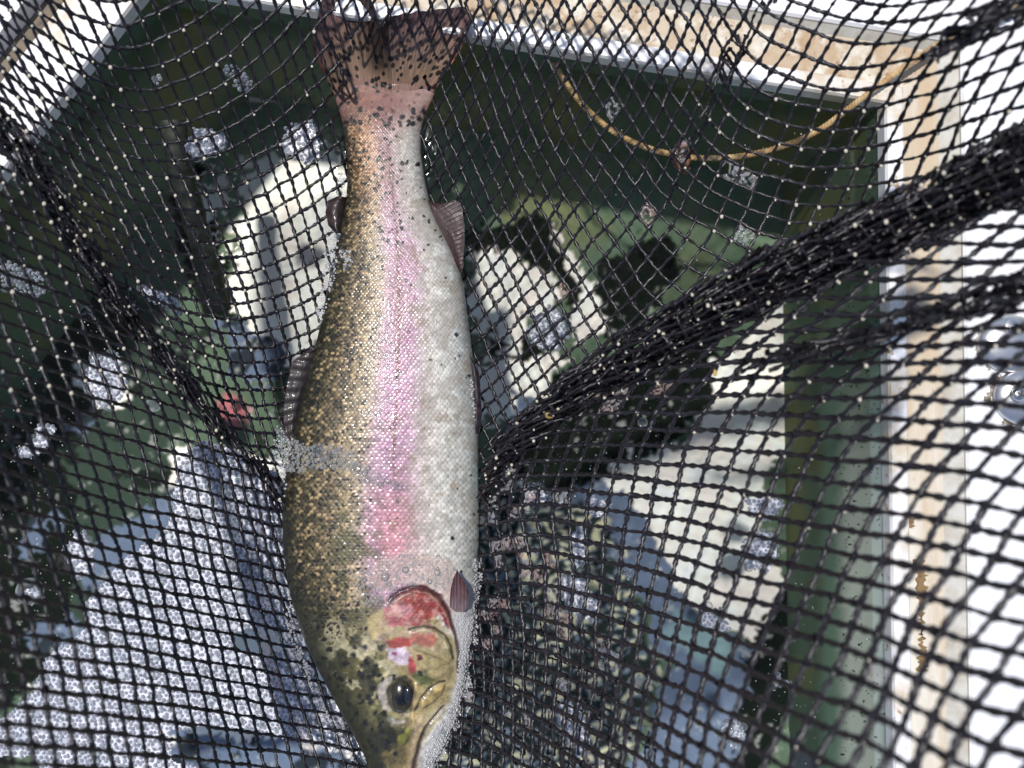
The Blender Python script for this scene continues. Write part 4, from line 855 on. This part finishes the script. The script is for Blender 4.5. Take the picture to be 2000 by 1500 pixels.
BG = [(1390,1212,17,'large single bubble ringed by foam on the right'),(58,1155,27,'large bubble in dark water at the lower left edge'),(207,775,19,'large bubble inside the foam patch below the left fold'),(1085,628,26,'big bubble in the foam right of the trout'),(1053,655,19,'slightly smaller bubble touching the big one right of the trout'),
      (228,1265,20,'biggest bubble in the foam raft, near its left border'),(382,1200,12,'round bubble in the middle of the foam raft'),(1438,1437,18,'bubble in the foam clump at the bottom right'),(280,1408,13,'round bubble near the bottom of the foam raft'),(1500,985,15,'bubble in the upper foam cluster beside the pale floor'),
      (300,790,15,'bubble ringed by ripples below the left fold'),(425,655,14,'bubble on blue water left of the dorsal fin'),(1255,825,10,'tiny bright bubble on black water right of the trout')]
m_bub = bubble_mat('single_bubble', (.30,.34,.38), (.62,.66,.70), .06, .75)
for x, y, r_, lb in BG:
    V, F = sphere(P(x, y, ZW+.001), r_/3000, r_/3000, r_/3000*.75, 40, 24)
    o = mesh_obj('bubble', V, F, m_bub); tag(o, lb, 'bubble', 'large bubbles')
# foam along and on the fish
zf = lambda x, y: fish_z(x, y)-.0018
zs_ = lambda x, y: np.maximum(fish_z(x, y)-.0022, -.006)
m_side = [[(548,850),(600,872),(640,868),(690,880),(700,905),(670,918),(600,918),(565,925),(545,900)], [(665,905),(700,905),(745,930),(790,940),(800,955),(740,952),(690,935)]]
o = foam_obj('belt_foam', m_side, 0, 6.6, .55, 1.25, 301, fm=m_clear, zf=zs_, big=.10, warp=6); tag(o, 'belt of clear bubbles across the trout back below the dorsal fin', 'foam', kind='stuff')
o = foam_obj('gill_foam', [[(720,1110),(790,1080),(870,1085),(905,1120),(875,1160),(840,1140),(790,1140),(750,1175),(715,1170),(690,1140)], [(752,1160),(730,1190),(705,1180),(720,1150)]], 0, 5.4, .4, 1.15, 302, fm=m_clear, zf=zf, big=.06, dens=.6, warp=10); tag(o, 'froth of fine bubbles above the red gill patch', 'foam', kind='stuff')
o = foam_obj('belly_foam', [[(884,1200),(935,1190),(930,1260),(918,1310),(926,1340),(922,1370),(905,1410),(880,1450),(862,1500),(820,1520),(830,1470),(850,1425),(880,1380),(895,1330),(899,1270)], [(925,1090),(940,1100),(938,1190),(925,1190)]], 0, 4.4, .6, 1.2, 303, fm=m_foam_w, zf=zs_, big=.02, warp=6); tag(o, 'dense white froth along the trout throat and lower jaw', 'foam', kind='stuff')
o = foam_obj('edge_foam', [[(640,450),(665,445),(655,520),(640,600),(622,640),(618,600),(630,540)], [(655,340),(675,340),(676,380),(660,385)], [(540,830),(575,860),(560,920),(552,1000),(540,960),(530,890)], [(560,1150),(578,1230),(610,1330),(660,1420),(700,1490),(685,1490),(645,1420),(590,1320),(560,1230)], [(920,735),(938,755),(940,830),(922,815)], [(660,480),(685,485),(690,520),(668,530)]], 0, 5.2, .5, 1.15, 304, fm=m_foam_w, zf=zs_, big=.05, dens=.8, warp=6); tag(o, 'thin white froth line where the trout sides meet the water', 'foam', kind='stuff')
# loose specks on the dark water
r_ = np.random.RandomState(5); X_ = r_.uniform(-20, 1720, 9000); Y_ = r_.uniform(250, 1520, 9000)
dk_ = np.zeros(9000, bool)
for q in ([(50,600),(230,560),(270,640),(180,760),(150,1080),(140,1300),(-30,1400),(-30,900)], [(1080,760),(1400,680),(1400,800),(1150,980),(960,1080),(960,900)], [(1480,1120),(1600,1130),(1600,1400),(1430,1520),(1460,1250)]): dk_ |= inpoly(X_, Y_, q)
keep_ = (dk_ & (r_.rand(9000) < .55)) | (r_.rand(9000) < .05); X_ = X_[keep_]; Y_ = Y_[keep_]
V, F = blobs(P(X_, Y_, ZW+.0004), r_.uniform(.00015, .0006, len(X_))**1.0*r_.uniform(.5, 1, len(X_)), 7, 5, (1, 1, .5))
o = mesh_obj('floating_specks', V, F, mat('speck', (.6,.6,.58), .3)); tag(o, 'fine pale specks floating on the dark water', 'specks', kind='stuff')

# ---------------------------------------------------------------- rope, fittings, debris
def path(pts, n):
    pts = np.array(pts, float); k = len(pts); t_ = np.linspace(0, k-1, n); i = np.clip(t_.astype(int), 0, k-2); f = (t_-i)[:, None]
    g = lambda j: pts[np.clip(j, 0, k-1)]
    p0, p1, p2, p3 = g(i-1), g(i), g(i+1), g(i+2)
    return .5*((2*p1)+(-p0+p2)*f+(2*p0-5*p1+4*p2-p3)*f*f+(-p0+3*p1-3*p2+p3)*f**3)
def twisted(name, pts, rad, m, parent, n=420, k=14, turns=60, strands=3):
    c = path(pts, n); d = np.gradient(c, axis=0); d /= np.linalg.norm(d, axis=1, keepdims=True); a = np.cross(d, (0, 0, 1.)); a /= np.linalg.norm(a, axis=1, keepdims=True)+1e-9; b = np.cross(a, d)
    ph = np.arange(k)*2*math.pi/k; s_ = np.linspace(0, 1, n)*turns*2*math.pi
    rr = rad*(.82+.30*np.abs(np.cos(.5*strands*(ph[None]-s_[:, None]/strands))))
    V = c[:, None]+rr[..., None]*(np.cos(ph)[None, :, None]*a[:, None]+np.sin(ph)[None, :, None]*b[:, None])
    return mesh_obj(name, V.reshape(-1, 3), gridfaces(n, k, True), m, parent)
rp = [(1082,118,-.002),(1098,150,-.010),(1122,185,-.016),(1155,222,-.018),(1200,258,-.018),(1250,283,-.016),(1305,300,-.014),(1360,308,-.013),(1420,308,-.013),(1480,299,-.010),(1545,280,-.004),(1600,254,.004),(1650,218,.014),(1700,180,.024),(1760,135,.027),(1830,88,.028),(1900,52,.03),(2010,0,.034),(2200,-90,.034)]
rpts = np.array([P(x, y, z) for x, y, z in rp])
rope = empty('rope', tuple(rpts[8])); tag(rope, 'thin tan twisted rope dipping into the water and over the tank corner', 'rope')
m_rope = mat('tan_rope', (.48,.34,.17), .7, noise=[(120, (.34,.20,.08), .45, .6, ONE)], bump=(1200, .6, .0006))
twisted('line', rpts, .0019, m_rope, rope, n=1500, turns=150)
kp = path([tuple(P(1330+18*math.cos(a)*(.6+.1*a/6), 305+22*math.sin(a), -.008+.0012*a)) for a in np.linspace(0, 9, 14)], 200)
twisted('knot', kp, .0021, mat('rust_brown_rope', (.20,.085,.035), .7, noise=[(200, (.09,.035,.015), .4, .6, ONE)], bump=(1200, .6, .0006)), rope, n=300, turns=30)
def lathe(prof, n=48):
    a = np.arange(n)*2*math.pi/n; V = np.array([[(r_*math.cos(t_), r_*math.sin(t_), z) for t_ in a] for r_, z in prof]).reshape(-1, 3)
    return V, gridfaces(len(prof), n, True)
m_metal = mat('worn_metal', (.50,.50,.52), .30, metal=.85, noise=[(60, (.36,.33,.30), .5, .7, ONE)], bump=(300, .1, .0003))
m_screw = mat('screw_steel', (.50,.50,.50), .3, metal=1); m_dark = mat('screw_recess', (.05,.045,.04), .6)
def fitting(px, py, rpx, lb, sx, sy):
    base = P(px, py, ZR+.0012); rw = rpx/3000*(H-ZR)/H
    o = empty('metal_fitting', tuple(base)); tag(o, lb, 'fitting', 'metal fittings on the tank deck')
    V, F = lathe([(rw*1.0, 0), (rw, .002), (rw*.93, .0038), (rw*.7, .0058), (rw*.4, .0068), (0.0001, .0070)]); V[:, 0] *= 1.15
    pl = mesh_obj('plate', V+base, F, m_metal, o)
    sc_ = P(sx, sy, ZR+.0070)
    V, F = lathe([(.0058, -.001), (.0058, .0006), (.0046, .0013), (.0040, .0007), (.0036, .0012), (.0018, .0019), (.0001, .0020)], 36); so = mesh_obj('screw', V+sc_, F, m_screw, o)
    b = []; f = []
    for k in range(2):
        a = math.pi/4+k*math.pi/2+.3; u = np.array([math.cos(a), math.sin(a), 0]); w_ = np.array([-math.sin(a), math.cos(a), 0])
        for s1, s2_ in ((-1, -1), (1, -1), (1, 1), (-1, 1)): b.append(sc_+u*.0024*s1+w_*.0005*s2_+np.array([0, 0, .0023+k*.0001]))
        for s1, s2_ in ((-1, -1), (1, -1), (1, 1), (-1, 1)): b.append(sc_+u*.0024*s1+w_*.0005*s2_+np.array([0, 0, .0012+k*.0001]))
        n0 = k*8; f += [(n0, n0+1, n0+2, n0+3), (n0+4, n0+7, n0+6, n0+5), (n0, n0+4, n0+5, n0+1), (n0+2, n0+6, n0+7, n0+3), (n0+1, n0+5, n0+6, n0+2), (n0, n0+3, n0+7, n0+4)]
    mesh_obj('recess', b, f, m_dark, so, smooth=False)
fitting(1972, 672, 56, 'upper round metal fitting with a cross screw on the white deck', 1978, 642)
fitting(2002, 775, 56, 'lower round metal fitting with a cross screw on the white deck', 1990, 770)
# grime round the fittings: uneven stain sheet
X_, Y_ = np.meshgrid(np.arange(1880, 2040, 2.), np.arange(600, 860, 2.)); g_ = np.exp(-(np.minimum(np.hypot(X_-1960, Y_-672), np.hypot(X_-1985, Y_-775))/70)**4)*(.3+fbm(X_, Y_, 24, 4, 77))
ok = (g_ > .46+.30*(fbm(X_, Y_, 4, 2, 78)-.2)); F = gridfaces(*X_.shape)[:, ::-1]; F = F[ok.ravel()[F].all(1)]; us, inv = np.unique(F, return_inverse=True)
mesh_obj('grime_stain', P(X_.ravel()[us], Y_.ravel()[us], ZR+.0014), inv.reshape(-1, 4), mat('grime', (.10,.08,.055), .8, noise=[(150, (.42,.38,.32), .45, .6, ONE)]), tank)
# submerged post
post = path([P(338, 235, -.045), P(350, 320, -.05), P(372, 400, -.06), P(400, 500, -.07), P(428, 610, -.08)], 120)
d = np.gradient(post, axis=0); d /= np.linalg.norm(d, axis=1, keepdims=True); a = np.cross(d, (0, 0, 1.)); a /= np.linalg.norm(a, axis=1, keepdims=True); b = np.cross(a, d); ph = np.arange(24)*2*math.pi/24
rr = .0085*(1+.35*(fbm(np.arange(120)[:, None]*1.+0*ph, ph[None]*4+0*np.arange(120)[:, None], 8, 4, 87)-.5)); rr[0] *= .2; rr[-1] *= .2
V = post[:, None]+rr[..., None]*(np.cos(ph)[None, :, None]*a[:, None]+np.sin(ph)[None, :, None]*b[:, None])
o = mesh_obj('submerged_post', V.reshape(-1, 3), gridfaces(120, 24, True), mat('dark_slime', (.022,.026,.018), .6, noise=[(120, (.05,.05,.035), .5, .65, ONE)])); tag(o, 'dark slimy post under the water left of the trout', 'post')
# scraps caught in the net
for n_, (x, y, z, r_, c, lb) in enumerate([(1842,372,.19,5,(.55,.16,.04),'tiny orange scrap caught in the upper right fold of netting'),(1397,728,.135,6,(.42,.28,.06),'tiny yellow scrap on the netting over black water'),(1072,812,.07,9,(.22,.15,.04),'brown leaf scrap caught low in the right fold'),
      (1340,332,-.008,11,(.24,.09,.04),'small rust brown scrap beside the rope knot'),(1180,1490,.10,14,(.50,.44,.36),'pale stringy scrap on the net at the bottom edge')]):
    V, F = sphere((0, 0, 0), 1, .62, .35, 24, 16); V = V*(1+.8*(fbm(V[:, 0]*4+n_, V[:, 1]*4+V[:, 2], 1, 3, n_)-.5))[:, None]*r_/3000*(H-z)/H
    a = n_*1.1+.5; V = V@np.array([[math.cos(a), math.sin(a), 0], [-math.sin(a), math.cos(a), 0], [0, 0, 1]])
    o = mesh_obj('scrap', V+P(x, y, z), F, mat('scrap_%d' % n_, c, .6, bump=(800, .5, .0005))); tag(o, lb, 'debris', 'scraps in the net')
